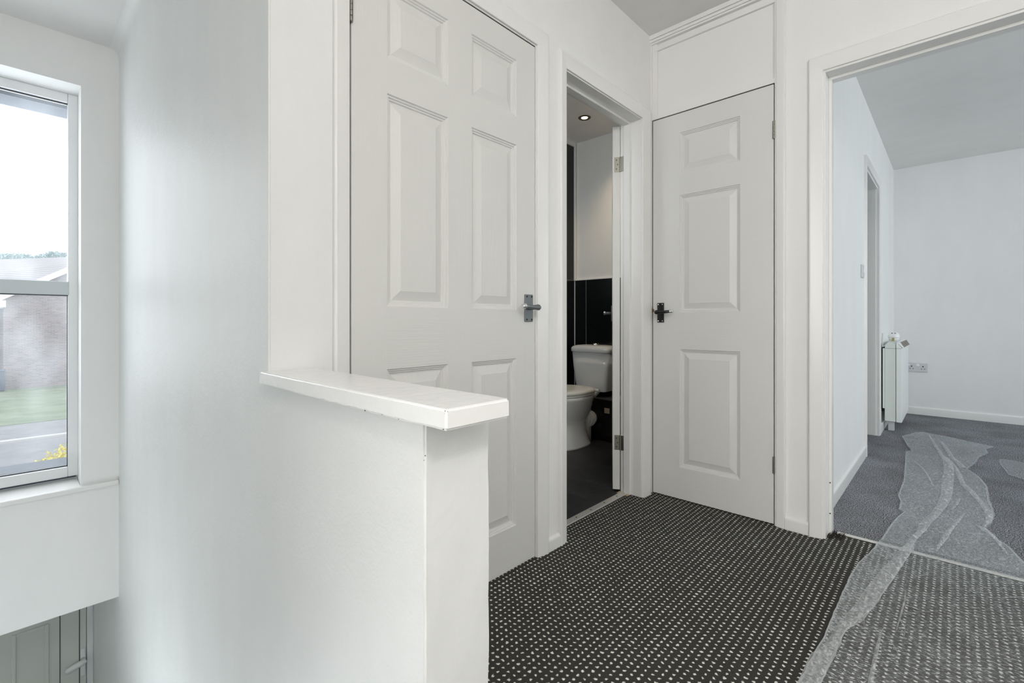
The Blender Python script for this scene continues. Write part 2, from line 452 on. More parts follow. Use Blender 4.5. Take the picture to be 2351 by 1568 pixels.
# half wall: dense faces so its front arris wobbles like hand-finished plaster
def rough_block(name, x0, x1, y0, y1, z0, z1, mat, step=0.02, amp=0.0016):
    bm = bmesh.new(); bx(bm, x0, x1, y0, y1, z0, z1)
    bmesh.ops.bevel(bm, geom=[e for e in bm.edges if abs(e.verts[0].co.z - e.verts[1].co.z) > 0.1 and e.verts[0].co.x > x1 - 0.01], offset=0.0035, segments=2, affect='EDGES')
    for cut_ax, lo, hi in ((2, z0, z1), (0, x0, x1), (1, y0, y1)):
        k = int((hi - lo) / step)
        for i in range(1, k):
            p = [0, 0, 0]; p[cut_ax] = lo + (hi - lo) * i / k
            nn = [0, 0, 0]; nn[cut_ax] = 1
            bmesh.ops.bisect_plane(bm, geom=bm.verts[:] + bm.edges[:] + bm.faces[:], plane_co=p, plane_no=nn)
    bm.normal_update()
    for v in bm.verts:
        n = v.normal
        near = abs(v.co.x - x1) < 0.02 and abs(v.co.y - y0) < 0.02
        k = amp * (2.2 if near else 1.0) * min(1.0, max(0.0, (v.co.x - x0) / 0.12))
        v.co += n * (k * noise.noise(v.co * 14) + 0.6 * k * noise.noise(v.co * 37 + Vector((3, 1, 7))))
    bx(bm, x0, x1, y0 + 0.001, y1 - 0.001, ZL, z0)
    o = link(name, bm, mat, smooth=True); o.data.set_sharp_from_angle(angle=0.5); return o
w = rough_block('wall_half', -1.1754, -0.5665, YS, 0.5492, -0.1, 0.7735, 'plaster', 0.022, 0.0015)
struct(w, 'white plastered half wall guarding the stairs, under its painted cap', 'wall')

# cap board
bm = bmesh.new()
bx(bm, -1.1733, -0.4897, 0.3934, 0.5179, 0.7735, 0.8027)
bmesh.ops.bevel(bm, geom=[e for e in bm.edges], offset=0.0035, segments=3, affect='EDGES')
for k in range(1, 40):
    bmesh.ops.bisect_plane(bm, geom=bm.verts[:] + bm.edges[:] + bm.faces[:], plane_co=(-1.1733 + 0.6836 * k / 40, 0, 0), plane_no=(1, 0, 0))
for v in bm.verts:
    if v.co.z < 0.785 and v.co.y < 0.41 and -1.0 < v.co.x < -0.55:
        v.co.z += 0.0022 * noise.noise(v.co * 45) - 0.001
    v.co += Vector((0, 0.0006 * noise.noise(v.co * 20), 0.0005 * noise.noise(v.co * 17)))
cap = link('wall_cap', bm, 'cap', smooth=True); cap.data.set_sharp_from_angle(angle=0.5)
tag(cap, 'white gloss painted wooden cap board lying along the top of the half wall', 'ledge')
for x, y, z, rr in ((-0.6965, 0.3932, 0.7745, 0.0016), (-0.493, 0.3948, 0.8005, 0.0011), (-0.4915, 0.398, 0.7995, 0.0009), (-0.495, 0.3935, 0.776, 0.0013), (-0.92, 0.393, 0.7985, 0.0008), (-0.60, 0.393, 0.7745, 0.001), (-0.645, 0.393, 0.775, 0.001), (-0.4935, 0.3942, 0.797, 0.0008)):
    bm = bmesh.new(); bmesh.ops.create_icosphere(bm, subdivisions=1, radius=rr * 0.65, matrix=Matrix.Translation((x, y, z)))
    link('paint_chip', bm, 'hole', cap)
for x, y, z, rr in ((-0.5665, 0.4168, 0.722, 0.0013), (-0.568, 0.4155, 0.715, 0.0009)):
    bm = bmesh.new(); bmesh.ops.create_icosphere(bm, subdivisions=1, radius=rr * 0.7, matrix=Matrix.Translation((x, y, z)))
    link('plaster_chip', bm, 'hole', w)

# hall wall with the two doors
OW0, OW1 = 0.618, 1.404        # rough opening, six panel door
OB0, OB1 = 1.578, 2.256        # rough opening, bathroom door
HT = 1.985
w = boxes('wall_left', [(XD - 0.115, XD, 0.573, OW0, 0, ZC), (XD - 0.115, XD, OW0, OW1, HT + 0.012, ZC), (XD - 0.115, XD, OW1, OB0, 0, ZC),
                        (XD - 0.115, XD, OB0, OB1, HT + 0.012, ZC), (XD - 0.115, XD, OB1, YB, 0, ZC)], 'wall')
struct(w, 'white hall wall holding the six panel door and the bathroom doorway', 'wall')
# hall wall with the cupboard and the lounge doorway
LX0, LX1 = -0.4195, 0.46
w = boxes('wall_far', [(-0.575, LX0, YC, YC + 0.1, 0, ZC), (LX0, LX1, YC, YC + 0.1, 1.995, ZC), (LX1, 1.5, YC, YC + 0.1, 0, ZC),
                       ], 'wall')
struct(w, 'white hall wall between the cupboard door and the right doorway', 'wall')
w = boxes('wall_right', [(1.4, 1.5, -2.4, YC, 0, ZC)], 'wall'); struct(w, 'white hall wall to the right, out of the frame', 'wall')
w = boxes('wall_back', [(-0.6, -0.45, -2.4, -2.3, 0, ZC), (0.95, 1.5, -2.4, -2.3, 0, ZC), (-0.45, 0.95, -2.4, -2.3, 2.15, ZC), (-0.45, 0.95, -2.4, -2.3, 0, 0.5)], 'wall')
struct(w, 'white hall wall behind the viewpoint with a window opening', 'wall')
w = boxes('wall_stair_near', [(-4.75, -0.5, -0.60, -0.48, ZL, ZC), (-0.62, -0.5, -2.4, -0.48, 0, ZC)], 'wall')
struct(w, 'white wall on the near side of the stairs', 'wall')
# stair window wall
WY0, WY1, WZ0, WZ1 = -0.42, 0.2585, 0.02, 2.185
w = boxes('wall_window', [(-3.70, XS, -0.6, WY0, -0.633, ZC), (-3.70, XS, WY1, YS, -0.633, ZC), (-3.70, XS, WY0, WY1, WZ1, ZC), (-3.70, XS, WY0, WY1, -0.633, 0.004)], 'wall')
struct(w, 'white wall around the stair window, ending above the lower hall', 'wall')
w = boxes('ceiling', [(-4.75, -3.70, -0.6, YS, -0.633, -0.50)], 'ceiling'); struct(w, 'low ceiling of the entrance lobby below the window', 'ceiling')
w = boxes('wall_entrance', [(-4.80, -4.66, -0.6, YS, ZL, -0.75), (-4.80, -4.66, -0.6, YS, -0.75, -0.5)], 'lobby'); struct(w, 'wall around the entrance door at the foot of the stairs', 'wall')
# bathroom
w = boxes('wall_bathroom_far', [(XB - 0.1, XD - 0.115, YB, YB + 0.1, 0, ZC)], 'wall'); struct(w, 'white bathroom wall above the black tiles behind the toilet', 'wall')
w = boxes('wall_bathroom_left', [(XB - 0.1, XB, 1.3, YB, 0, ZC)], 'wall'); struct(w, 'bathroom wall behind the tall black panel', 'wall')
w = boxes('wall_bathroom_near', [(XB, XD - 0.115, 1.3, 1.4, 0, ZC)], 'wall'); struct(w, 'bathroom wall next to the six panel door cupboard', 'wall')
w = boxes('trim_1', [(XB, XD - 0.116, YB - 0.012, YB, 0, 1.262)], 'tile_far'); struct(w, 'glossy black tile band on the far bathroom wall', 'tiles')
w = boxes('trim_2', [(XB, XB + 0.012, 1.4, YB - 0.012, 0, 2.405)], 'tile_side'); struct(w, 'tall glossy black panel on the left bathroom wall', 'wall panel')
w = boxes('trim_3', [(XB, XB + 0.026, YB - 0.026, YB - 0.011, 1.262, 2.405), (XB, XB + 0.024, 1.4, YB - 0.013, 2.405, ZC), (XB + 0.012, XD - 0.116, YB - 0.014, YB, 1.262, 1.270)], 'plastic'); struct(w, 'slim pale corner bead beside the black bathroom panels', 'trim')
boxes('lower_bead', [(XB + 0.010, XB + 0.017, YB - 0.019, YB - 0.011, 0.32, 1.262)], 'socket_grey', w)
# cupboard behind door_3, cupboard behind door_1 (closed boxes so no light leaks)
w = boxes('wall_cupboard', [(XD, -0.5458, 3.0, 3.06, 0, ZC), (XD - 0.9, XD - 0.84, 0.573, 1.3, 0, ZC), (-0.60, -0.5458, YC + 0.1, 3.0, 0, ZC)], 'lobby'); struct(w, 'inner walls of the cupboards behind the closed doors', 'wall')
fl = boxes('floor', [(XD - 0.9, XD - 0.115, 0.573, 1.3, -0.1, 0), (XD, -0.5458, YC + 0.098, 3.0, -0.1, 0)], 'dark_gap'); struct(fl, 'cupboard floors behind the closed doors', 'floor')
# lounge
DY0, DY1 = 4.02, 4.742
w = boxes('wall_lounge_left', [(XL - 0.1, XL, YC + 0.1, DY0, 0, ZC), (XL - 0.1, XL, DY1, YF, 0, ZC), (XL - 0.1, XL, DY0, DY1, 1.99, ZC)], 'wall')
struct(w, 'bright white left wall of the lounge with a side doorway', 'wall')
w = boxes('wall_lounge_far', [(-2.3, 3.4, YF, YF + 0.1, 0, ZC)], 'wall'); struct(w, 'pale far wall of the lounge behind the socket', 'wall')
w = boxes('wall_lounge_right', [(3.2, 3.4, YC, 2.9, 0, ZC), (3.2, 3.4, 5.6, YF, 0, ZC), (3.2, 3.4, 2.9, 5.6, 0, 0.75), (3.2, 3.4, 2.9, 5.6, 2.2, ZC), (1.5, 3.4, YC, YC + 0.1, 0, ZC)], 'wall')
struct(w, 'lounge wall with the big window, out of the frame to the right', 'wall')
w = boxes('wall_lounge_side', [(-2.3, -2.2, 3.9, YF, 0, ZC), (-2.3, XL - 0.1, 3.86, 3.95, 0, ZC), (-2.3, XL - 0.1, 4.90, 5.0, 0, ZC)], 'wall'); struct(w, 'walls of the small space behind the lounge side doorway', 'wall')

# ------------------------------------------------------------------ trims: door linings, architraves, skirtings
def mp_x(a, z, t): return (XD + t, a, z)        # on the left hall wall
def mp_y(a, z, t): return (a, YC - t, z)        # on the far hall wall
PROF = [(0, 0.0), (0, 0.009), (0.003, 0.0105), (0.046, 0.017), (0.052, 0.019), (0.058, 0.018), (0.062, 0.014), (0.063, 0.0)]

def lining_x(bm, y0, y1, zt, stop=None, depth=0.120, t=0.025):
    bx(bm, XD - depth, XD + 0.001, y0 - t, y0, 0, zt + t); bx(bm, XD - depth, XD + 0.001, y1, y1 + t, 0, zt + t)
    bx(bm, XD - depth, XD + 0.001, y0, y1, zt, zt + t)
    if stop:
        s0, s1 = stop
        bx(bm, s0, s1, y0, y0 + 0.012, 0, zt - 0.012); bx(bm, s0, s1, y1 - 0.012, y1, 0, zt - 0.012); bx(bm, s0, s1, y0, y1, zt - 0.012, zt)

# door_1 surround
bm = bmesh.new()
lining_x(bm, 0.6242, 1.3965, 1.9865, (XD - 0.08, XD - 0.045))
architrave(bm, mp_x, 0.6205, 1.4000, 0, 1.9905, PROF, sl=0.75)
t = link('trim_4', bm, 'gloss', bev=0.0012); struct(t, 'white gloss frame around the six panel door', 'door frame')
boxes('gap_shade', [(XD - 0.045, XD - 0.003, 0.6241, 0.6248, 0, 1.9860), (XD - 0.045, XD - 0.003, 1.3958, 1.3966, 0, 1.9860), (XD - 0.045, XD - 0.003, 0.6242, 1.3965, 1.9858, 1.9866)], 'dark_gap', t)  # thin dark strips paint the shadow inside the door gap
# bathroom door surround
bm = bmesh.new()
lining_x(bm, 1.591, 2.243, 1.968, (-1.282, -1.2465))
architrave(bm, mp_x, 1.587, 2.247, 0, 1.972, PROF, sl=0.79, sr=1.25)
t = link('trim_5', bm, 'gloss', bev=0.0012); struct(t, 'white gloss frame around the open bathroom doorway', 'door frame')
# cupboard surround
bm = bmesh.new()
x0, x1 = -1.1782, -0.5872
bx(bm, -1.1868, x0, YC - 0.004, YC + 0.1, 0, ZC); bx(bm, x1, -0.575, YC - 0.004, YC + 0.1, 0, ZC)
bx(bm, x0, x1, YC - 0.003, YC + 0.1, 1.9885, 2.010)
bx(bm, x0, x0 + 0.012, YC + 0.045, YC + 0.075, 0, 1.9885); bx(bm, x1 - 0.012, x1, YC + 0.045, YC + 0.075, 0, 1.9885); bx(bm, x0, x1, YC + 0.045, YC + 0.075, 1.9755, 1.9885)
# transom board with its stepped bead
bx(bm, x0, x1, YC + 0.012, YC + 0.03, 2.010, ZC)
bx(bm, x0, x0 + 0.028, YC + 0.002, YC + 0.013, 2.010, ZC - 0.034)
fz = ZC
bm2 = [(YC - 0.016, 2.417, fz), (YC - 0.011, 2.402, 2.416), (YC - 0.007, 2.391, 2.401)]
for yy, za, zb in bm2: bx(bm, XD, -0.575, yy, YC + 0.013, za, zb)
bx(bm, x0 + 0.010, x1, YC - 0.001, YC + 0.013, 2.352, 2.377)
# right hand architrave reaches the ceiling
for p in ((x1 + 0.006, -0.5445),):
    prof = [(0, 0.0), (0, 0.008), (0.004, 0.010), (0.030, 0.014), (0.0345, 0.013), (0.0375, 0.009), (0.0385, 0.0)]
    ring_loft(bm, [[(p[0] + o, YC - tt, z) for o, tt in prof] for z in (0, ZC)], closed=True)
t = link('trim_6', bm, 'gloss', bev=0.001); struct(t, 'white frame and plain over panel around the narrow cupboard door', 'door frame')
boxes('gap_shade', [(x0 - 0.0002, x0 + 0.0005, YC + 0.003, YC + 0.045, 0, 1.9880), (x1 - 0.0005, x1 + 0.0002, YC + 0.003, YC + 0.045, 0, 1.9880), (x0, x1, YC + 0.003, YC + 0.045, 1.9878, 1.9886)], 'dark_gap', t)  # painted shade lining the cupboard door gap
# lounge doorway surround
bm = bmesh.new()
a0, a1 = -0.3947, 0.435
bx(bm, a0 - 0.025, a0, YC - 0.002, YC + 0.1, 0, 2.0); bx(bm, a1, a1 + 0.025, YC - 0.002, YC + 0.1, 0, 2.0); bx(bm, a0, a1, YC - 0.002, YC + 0.1, 1.965, 2.0)
bx(bm, a0, a0 + 0.012, YC + 0.06, YC + 0.101, 0, 1.953); bx(bm, a1 - 0.012, a1, YC + 0.06, YC + 0.101, 0, 1.953); bx(bm, a0, a1, YC + 0.06, YC + 0.101, 1.953, 1.965)
architrave(bm, mp_y, a0 - 0.009, a1 + 0.009, 0, 1.974, PROF, sl=0.82, sr=0.82)
t = link('trim_7', bm, 'gloss', bev=0.0012); struct(t, 'white gloss frame of the wide right doorway into the lounge', 'door frame')
for z in (0.092, 0.224):
    bm = bmesh.new(); tube(bm, (a0 + 0.006, YC + 0.0605, z), (a0 + 0.006, YC + 0.0590, z), 0.0028, 10); link('nail_hole', bm, 'hole', t)
# lounge side doorway surround
bm = bmesh.new()
bx(bm, XL - 0.1, XL + 0.002, DY0 - 0.02, DY0 + 0.004, 0, 1.99); bx(bm, XL - 0.1, XL - 0.012, DY1 - 0.006, DY1 + 0.002, 0, 1.99); bx(bm, XL - 0.1, XL, DY0, DY1, 1.972, 1.992)
architrave(bm, lambda a, z, t: (XL + t, a, z), DY0, DY1, 0, 1.985, [(0, 0.0), (0, 0.012), (0.052, 0.017), (0.058, 0.016), (0.060, 0.0)])
t = link('trim_8', bm, 'gloss', bev=0.001); struct(t, 'white frame of the side doorway in the lounge left wall', 'door frame')

def skirting(name, lst, mat, label):
    bm = bmesh.new()
    for (xa, ya, xb, yb, nx, ny, h, th) in lst:
        prof = [(0, 0), (th, 0), (th, h - 0.012), (th * 0.75, h - 0.004), (th * 0.3, h), (0, h)]
        ring_loft(bm, [[(x + nx * o, y + ny * o, z) for o, z in prof] for x, y in ((xa, ya), (xb, yb))])
    o = link(name, bm, mat, bev=0.001); struct(o, label, 'skirting board'); return o
skirting('baseboard_left', [(XD, 1.462, XD, 1.537, 1, 0, 0.052, 0.017)], 'gloss', 'short white skirting between the six panel door and the bathroom door')
skirting('baseboard_far', [(-0.5445, YC, -0.455, YC, 0, -1, 0.055, 0.016)], 'gloss', 'short white skirting between the cupboard door and the right doorway')
skirting('baseboard_lounge_left', [(XL, YC + 0.1, XL, DY0 - 0.06, 1, 0, 0.07, 0.014), (XL, DY1 + 0.06, XL, YF, 1, 0, 0.07, 0.014)], 'gloss', 'white skirting along the lounge left wall')
skirting('baseboard_lounge_far', [(XL, YF, 3.2, YF, 0, -1, 0.074, 0.014)], 'gloss', 'white skirting along the lounge far wall under the socket')

# ------------------------------------------------------------------ panelled doors (local: x across, front faces -y, z up)
LOOPS = [(0.0, 0.0), (0.0025, 0.0045), (0.0065, 0.0052), (0.0085, 0.0090), (0.0125, 0.0098), (0.0145, 0.0140), (0.019, 0.0145), (0.046, 0.0050), (0.0475, 0.0042)]
def panel_face(bm, W, H, cols, rows, y, sgn):
    xs = [0.0] + [c for p in cols for c in p] + [W]; zs = [0.0] + [c for p in rows for c in p] + [H]
    cache = {}
    def V(x, z, d=0.0):
        k = (round(x, 5), round(z, 5), round(d, 5))
        if k not in cache: cache[k] = bm.verts.new((x, y + sgn * d, z))
        return cache[k]
    for i in range(len(xs) - 1):
        for j in range(len(zs) - 1):
            a, b, c, d = xs[i], xs[i + 1], zs[j], zs[j + 1]
            if i % 2 and j % 2:
                prev = [V(a, c), V(b, c), V(b, d), V(a, d)]
                for o, dep in LOOPS[1:]:
                    cur = [V(a + o, c + o, dep), V(b - o, c + o, dep), V(b - o, d - o, dep), V(a + o, d - o, dep)]
                    for k in range(4): bm.faces.new((prev[k], prev[(k + 1) % 4], cur[(k + 1) % 4], cur[k])).material_index = 2
                    prev = cur
                bm.faces.new(prev).material_index = 2
            else:
                f = bm.faces.new((V(a, c), V(b, c), V(b, d), V(a, d)))
                f.material_index = 1 if (i % 2 == 1) else 0
    return [V(0, 0), V(W, 0), V(W, H), V(0, H)], xs, zs, V

def panel_leaf(parent, W, H, T, cols, rows, two=True):
    bm = bmesh.new()
    f, xs, zs, VF = panel_face(bm, W, H, cols, rows, 0.0, 1)
    b, _, _, VB = panel_face(bm, W, H, cols, rows, T, -1)
    for i in range(len(xs) - 1):
        for z in (0, H): bm.faces.new((VF(xs[i], z), VF(xs[i + 1], z), VB(xs[i + 1], z), VB(xs[i], z)))
    for j in range(len(zs) - 1):
        for x in (0, W): bm.faces.new((VF(x, zs[j]), VF(x, zs[j + 1]), VB(x, zs[j + 1]), VB(x, zs[j])))
    return link('leaf', bm, ['door_v', 'door_h', 'door_p'], parent)

def hinge_closed(parent, x, z0, z1, y=-0.004):
    bm = bmesh.new()
    k = (z1 - z0) / 5
    for i in range(5): tube(bm, (x, y, z0 + i * k + 0.0004), (x, y, z0 + (i + 1) * k - 0.0004), 0.0052, 14)
    bx(bm, x - 0.004, x + 0.004, -0.001, 0.03, z0, z1)
    return link('hinge', bm, 'steel', parent, smooth=False, bev=0.0006)

def lever_handle(parent, px, pz, pw, ph, dirx, mat, tipmat, screwmat, length=0.085, yoff=0.0, name='handle'):
    """lever on a rectangular plate; the arm points towards dirx"""
    h = bmesh.new(); bx(h, px - pw / 2, px + pw / 2, yoff - 0.006, yoff + 0.001, pz - ph / 2, pz + ph / 2)
    hd = link(name, h, mat, parent, bev=0.0025)
    bm = bmesh.new()
    for sx in (-1, 1):
        for sz in (-1, 1):
            tube(bm, (px + sx * pw * 0.30, yoff - 0.005, pz + sz * ph * 0.42), (px + sx * pw * 0.30, yoff - 0.0072, pz + sz * ph * 0.42), 0.0036, 12)
    link('screw', bm, screwmat, hd)
    bm = bmesh.new()
    c = (px, pz + ph * 0.02)
    tube(bm, (c[0], yoff - 0.004, c[1]), (c[0], yoff - 0.05, c[1]), 0.009, 18)
    pts, rad = [], []
    for s, rr, dy, dz in ((-0.012, 0.004, 0, 0), (-0.010, 0.0085, 0, 0), (-0.004, 0.0115, 0, 0), (0.004, 0.0108, 0, 0), (0.02, 0.0085, -0.002, 0), (0.045, 0.0078, -0.003, 0.001), (length * 0.8, 0.0072, 0, 0.003)):
        pts.append((c[0] + dirx * s, yoff - 0.048 + dy, c[1] + dz)); rad.append(rr)
    path_tube(bm, pts, rad)
    link('lever', bm, mat, hd, smooth=True)
    bm = bmesh.new()
    pts, rad = [], []
    for s, rr in ((0.78, 0.0075), (0.82, 0.0095), (0.86, 0.0095), (0.88, 0.007), (0.90, 0.0068), (0.94, 0.009), (0.985, 0.0075), (1.0, 0.002)):
        pts.append((c[0] + dirx * length * s, yoff - 0.048, c[1] + 0.003)); rad.append(rr)
    path_tube(bm, pts, rad)
    link('lever_tip', bm, tipmat, hd, smooth=True)
    return hd

ROWS = [(0.1605, 0.780), (0.9605, 1.5735), (1.6785, 1.889)]
# six panel door
d1 = empty('door_1', (XD, 0.6292, 0.006), 'closed white six panel door with dull chrome lever handle', 'door', 'structure', rot=PI / 2)
W1 = 1.3925 - 0.6292
R1 = [(a - 0.006, b - 0.006) for a, b in ROWS]
panel_leaf(d1, W1, 1.975, 0.04, [(0.1107, 0.3345), (0.4355, 0.6589)], R1)
hinge_closed(d1, -0.0022, 1.719, 1.795); hinge_closed(d1, -0.0022, 0.235, 0.311)
lever_handle(d1, 1.3535 - 0.6292, 0.962, 0.046, 0.104, -1, 'dull_chrome', 'chrome', 'screw_dark')
# cupboard door
d3 = empty('door_3', (-1.1735, YC, 0.006), 'closed narrow white three panel cupboard door with black lever handle', 'door', 'structure')
W3 = -0.5920 + 1.1735
panel_leaf(d3, W3, 1.978, 0.04, [(0.1456, 0.4386)], [(0.162, 0.768), (0.955, 1.557), (1.667, 1.878)])
hinge_closed(d3, W3 + 0.0015, 1.731, 1.811); hinge_closed(d3, W3 + 0.0015, 0.227, 0.303)
lever_handle(d3, -1.1287 + 1.1735, 0.956, 0.037, 0.103, 1, 'black_metal', 'chrome', 'screw_bright', length=0.088)
bm = bmesh.new(); tube(bm, (-0.0035, 0.004, 0.968), (-0.0035, -0.0035, 0.968), 0.011, 18); bx(bm, -0.003, 0.001, -0.003, 0.02, 0.945, 0.988)
link('latch_keep', bm, 'brass', d3)
# bathroom door, swung well open
HX, HY = XD - 0.1225, 2.2405
phi = math.radians(148.5)
d2 = empty('door_2', (HX, HY, 0.012), 'white bathroom door swung open, seen edge on with two steel hinges', 'door', 'structure')
# leaf runs from hinge along direction u; closed direction -Y, opening into the bathroom (towards -X)
ux, uy = -math.sin(phi), -math.cos(phi)
# local frame: x along leaf, front (-y) is the face that looks into the bathroom when closed
d2.rotation_euler = (0, 0, math.atan2(uy, ux))
o = panel_leaf(d2, 0.655, 1.952, 0.038, [(0.1, 0.28), (0.375, 0.555)], [(a - 0.01, b - 0.02) for a, b in ROWS])
o.location = (0.003, 0.0, 0)
h = lever_handle(d2, 0.605, 0.955, 0.040, 0.104, 1, 'dull_chrome', 'chrome', 'screw_dark')
h.location = (2 * 0.605, 0.038, 0); h.rotation_euler = (0, 0, PI)
def hinge_open(z0, z1):
    bm = bmesh.new()
    tube(bm, (0, -0.002, z0), (0, -0.002, z1), 0.0055, 14)
    bx(bm, 0.0005, 0.0035, -0.001, 0.029, z0, z1)                     # flap on the leaf edge
    h = link('hinge', bm, 'steel', d2, bev=0.0005)
    bm = bmesh.new()
    for k in (0.2, 0.5, 0.8):
        tube(bm, (0.0008, 0.018 - 0.006 * (k == 0.5), z0 + (z1 - z0) * k), (-0.0006, 0.018 - 0.006 * (k == 0.5), z0 + (z1 - z0) * k), 0.003, 10)
    link('screw', bm, 'screw_dark', h)
    # flap on the frame (world aligned)
    bm = bmesh.new(); bx(bm, HX + 0.001, HX + 0.031, 2.2395, 2.2432, z0 + 0.012, z1 + 0.012)
    f = link('hinge', bm, 'steel', None, bev=0.0005)
    f.parent = d2; f.matrix_parent_inverse = (Matrix.Translation(d2.location) @ Matrix.Rotation(d2.rotation_euler.z, 4, 'Z')).inverted()
    return h
hinge_open(1.708, 1.787); hinge_open(0.213, 0.292)

# thresholds
t = boxes('trim_9', [(XD - 0.112, XD - 0.075, 1.591, 2.243, 0.0, 0.006)], 'strip_metal', bev=0.002); struct(t, 'pale metal threshold strip across the bathroom doorway', 'threshold strip')
bm = bmesh.new()
for y in (1.68, 1.80, 1.92, 2.04, 2.16): tube(bm, (XD - 0.094, y, 0.0055), (XD - 0.094, y, 0.0068), 0.004, 12)
link('screw', bm, 'screw_dark', t)
t = boxes('trim_10', [(XD - 0.125, XD - 0.060, 2.21, 2.243, 0.0, 0.004)], 'bare_wood'); struct(t, 'patch of bare wood at the foot of the bathroom door frame', 'threshold')
t = boxes('trim_11', [(-0.37, 0.43, YC + 0.088, YC + 0.108, 0.0, 0.006)], 'strip_metal', bev=0.002); struct(t, 'thin pale metal strip where the two carpets meet in the right doorway', 'threshold strip')

# frayed carpet tuft at the foot of the lounge frame
bm = bmesh.new()
for i in range(170):
    p = Vector((random.uniform(-0.398, -0.345), random.uniform(YC + 0.02, YC + 0.095), 0.0))
    q = p + Vector((random.uniform(-0.008, 0.012), random.uniform(-0.012, 0.012), random.uniform(0.004, 0.017)))
    tube(bm, p, q, 0.0011, 4, 0.0005)
tf = link('carpet_fray', bm, 'dark_gap'); tag(tf, 'frayed charcoal carpet tuft at the foot of the right door frame', 'carpet edge', 'stuff')

# ------------------------------------------------------------------ stair window
wn = empty('window_1', (-3.60, -0.08, WZ0), 'tall stair window with grey cross bar looking onto the brick house', 'window', 'structure')
XF = -3.60
GY0, GY1, GZ0, GZ1 = -0.375, 0.2175, 0.105, 2.135
ZT0, ZT1 = 1.062, 1.137
def child(o, p):
    o.parent = p; o.matrix_parent_inverse = Matrix.Translation(p.location).inverted(); return o
bm = bmesh.new()
bx(bm, XF - 0.06, XF, WY0, GY0, 0.05, WZ1); bx(bm, XF - 0.06, XF, GY1, WY1 + 0.001, 0.05, WZ1)
bx(bm, XF - 0.06, XF, GY0, GY1, 0.05, GZ0); bx(bm, XF - 0.06, XF, GY0, GY1, GZ1, WZ1)
child(link('window_frame', bm, 'upvc', bev=0.004), wn)
child(boxes('cross_bar', [(XF - 0.06, XF + 0.004, GY0, GY1 + 0.004, ZT0, ZT1)], 'upvc_grey', bev=0.004), wn)
child(boxes('gasket', [(XF - 0.030, XF - 0.001, GY0, GY1, ZT0 - 0.005, ZT0 + 0.001), (XF - 0.030, XF - 0.02, GY0, GY1, GZ1 - 0.006, GZ1), (XF - 0.03, XF - 0.02, GY0, GY1, GZ0, GZ0 + 0.005), (XF - 0.03, XF - 0.02, GY1 - 0.003, GY1, GZ0, ZT0)], 'sealant'), wn)
child(boxes('glass_pane', [(XF - 0.040, XF - 0.036, GY0, GY1, ZT1 - 0.01, GZ1)], 'pane'), wn)
child(boxes('glass_pane', [(XF - 0.040, XF - 0.036, GY0, GY1, GZ0, ZT0 + 0.01)], 'pane'), wn)
bm = bmesh.new(); bx(bm, -3.66, XS + 0.026, WY0, WY1, 0.003, 0.030); bx(bm, XS - 0.02, XS + 0.026, WY1 - 0.01, YS - 0.001, 0.003, 0.030)
child(link('window_sill', bm, 'gloss', bev=0.006), wn)
# outer brick reveal and lintel seen through the top of the pane
o = boxes('wall_outer', [(-3.88, -3.70, -0.9, 1.0, 2.13, ZC + 0.4), (-3.88, -3.70, -0.9, WY0 - 0.03, -0.5, 2.13), (-3.88, -3.70, WY1 + 0.03, 1.0, -0.5, 2.13), (-3.90, -3.70, WY0 - 0.03, WY1 + 0.03, -0.5, 0.098)], 'outer_sill'); struct(o, 'outer leaf of the wall around the stair window', 'wall')

# ------------------------------------------------------------------ entrance door below
d4 = empty('door_4', (-4.66, -0.62 + 0.14, ZL), 'pale panelled entrance door at the foot of the stairs, below the window wall', 'door', 'structure')
bm = bmesh.new(); bx(bm, -4.66, -4.625, -0.47, 0.378, ZL + 0.01, -0.70)
child(link('leaf', bm, 'front_door', bev=0.004), d4)
bm = bmesh.new()
def frame_bead(y0, y1, z0, z1, w, x, d):
    bx(bm, x, x + d, y0, y0 + w, z0, z1); bx(bm, x, x + d, y1 - w, y1, z0, z1); bx(bm, x, x + d, y0 + w, y1 - w, z0, z0 + w); bx(bm, x, x + d, y0 + w, y1 - w, z1 - w, z1)
frame_bead(0.002, 0.183, ZL + 0.3, -1.20, 0.022, -4.626, 0.010)
frame_bead(-0.40, -0.12, ZL + 0.3, -1.20, 0.022, -4.626, 0.010)
child(link('panel_bead', bm, 'front_door', bev=0.004), d4)
child(boxes('groove', [(-4.626, -4.6235, 0.236, 0.241, ZL + 0.01, -0.70), (-4.626, -4.6235, 0.338, 0.343, ZL + 0.01, -0.70)], 'sealant'), d4)
hm = bmesh.new(); bx(hm, -4.626, -4.610, 0.345, 0.372, -1.66, -1.46)
hd = child(link('handle', hm, 'upvc', bev=0.005), d4)
bm = bmesh.new(); tube(bm, (-4.61, 0.358, -1.535), (-4.565, 0.358, -1.535), 0.012); path_tube(bm, [(-4.57, 0.372, -1.535), (-4.567, 0.358, -1.537), (-4.566, 0.31, -1.548), (-4.568, 0.268, -1.560), (-4.568, 0.262, -1.562)], [0.012, 0.021, 0.020, 0.018, 0.008])
lv = link('lever', bm, 'upvc', smooth=True); lv.parent = hd; lv.matrix_parent_inverse = Matrix.Translation(d4.location).inverted() if False else Matrix.Identity(4)
t = boxes('trim_12', [(-4.66, -4.615, 0.380, YS - 0.0005, ZL, -0.64), (-4.66, -4.615, -0.48, YS - 0.001, -0.70, -0.634)], 'upvc', bev=0.003); struct(t, 'white frame of the entrance door at the foot of the stairs', 'door frame')

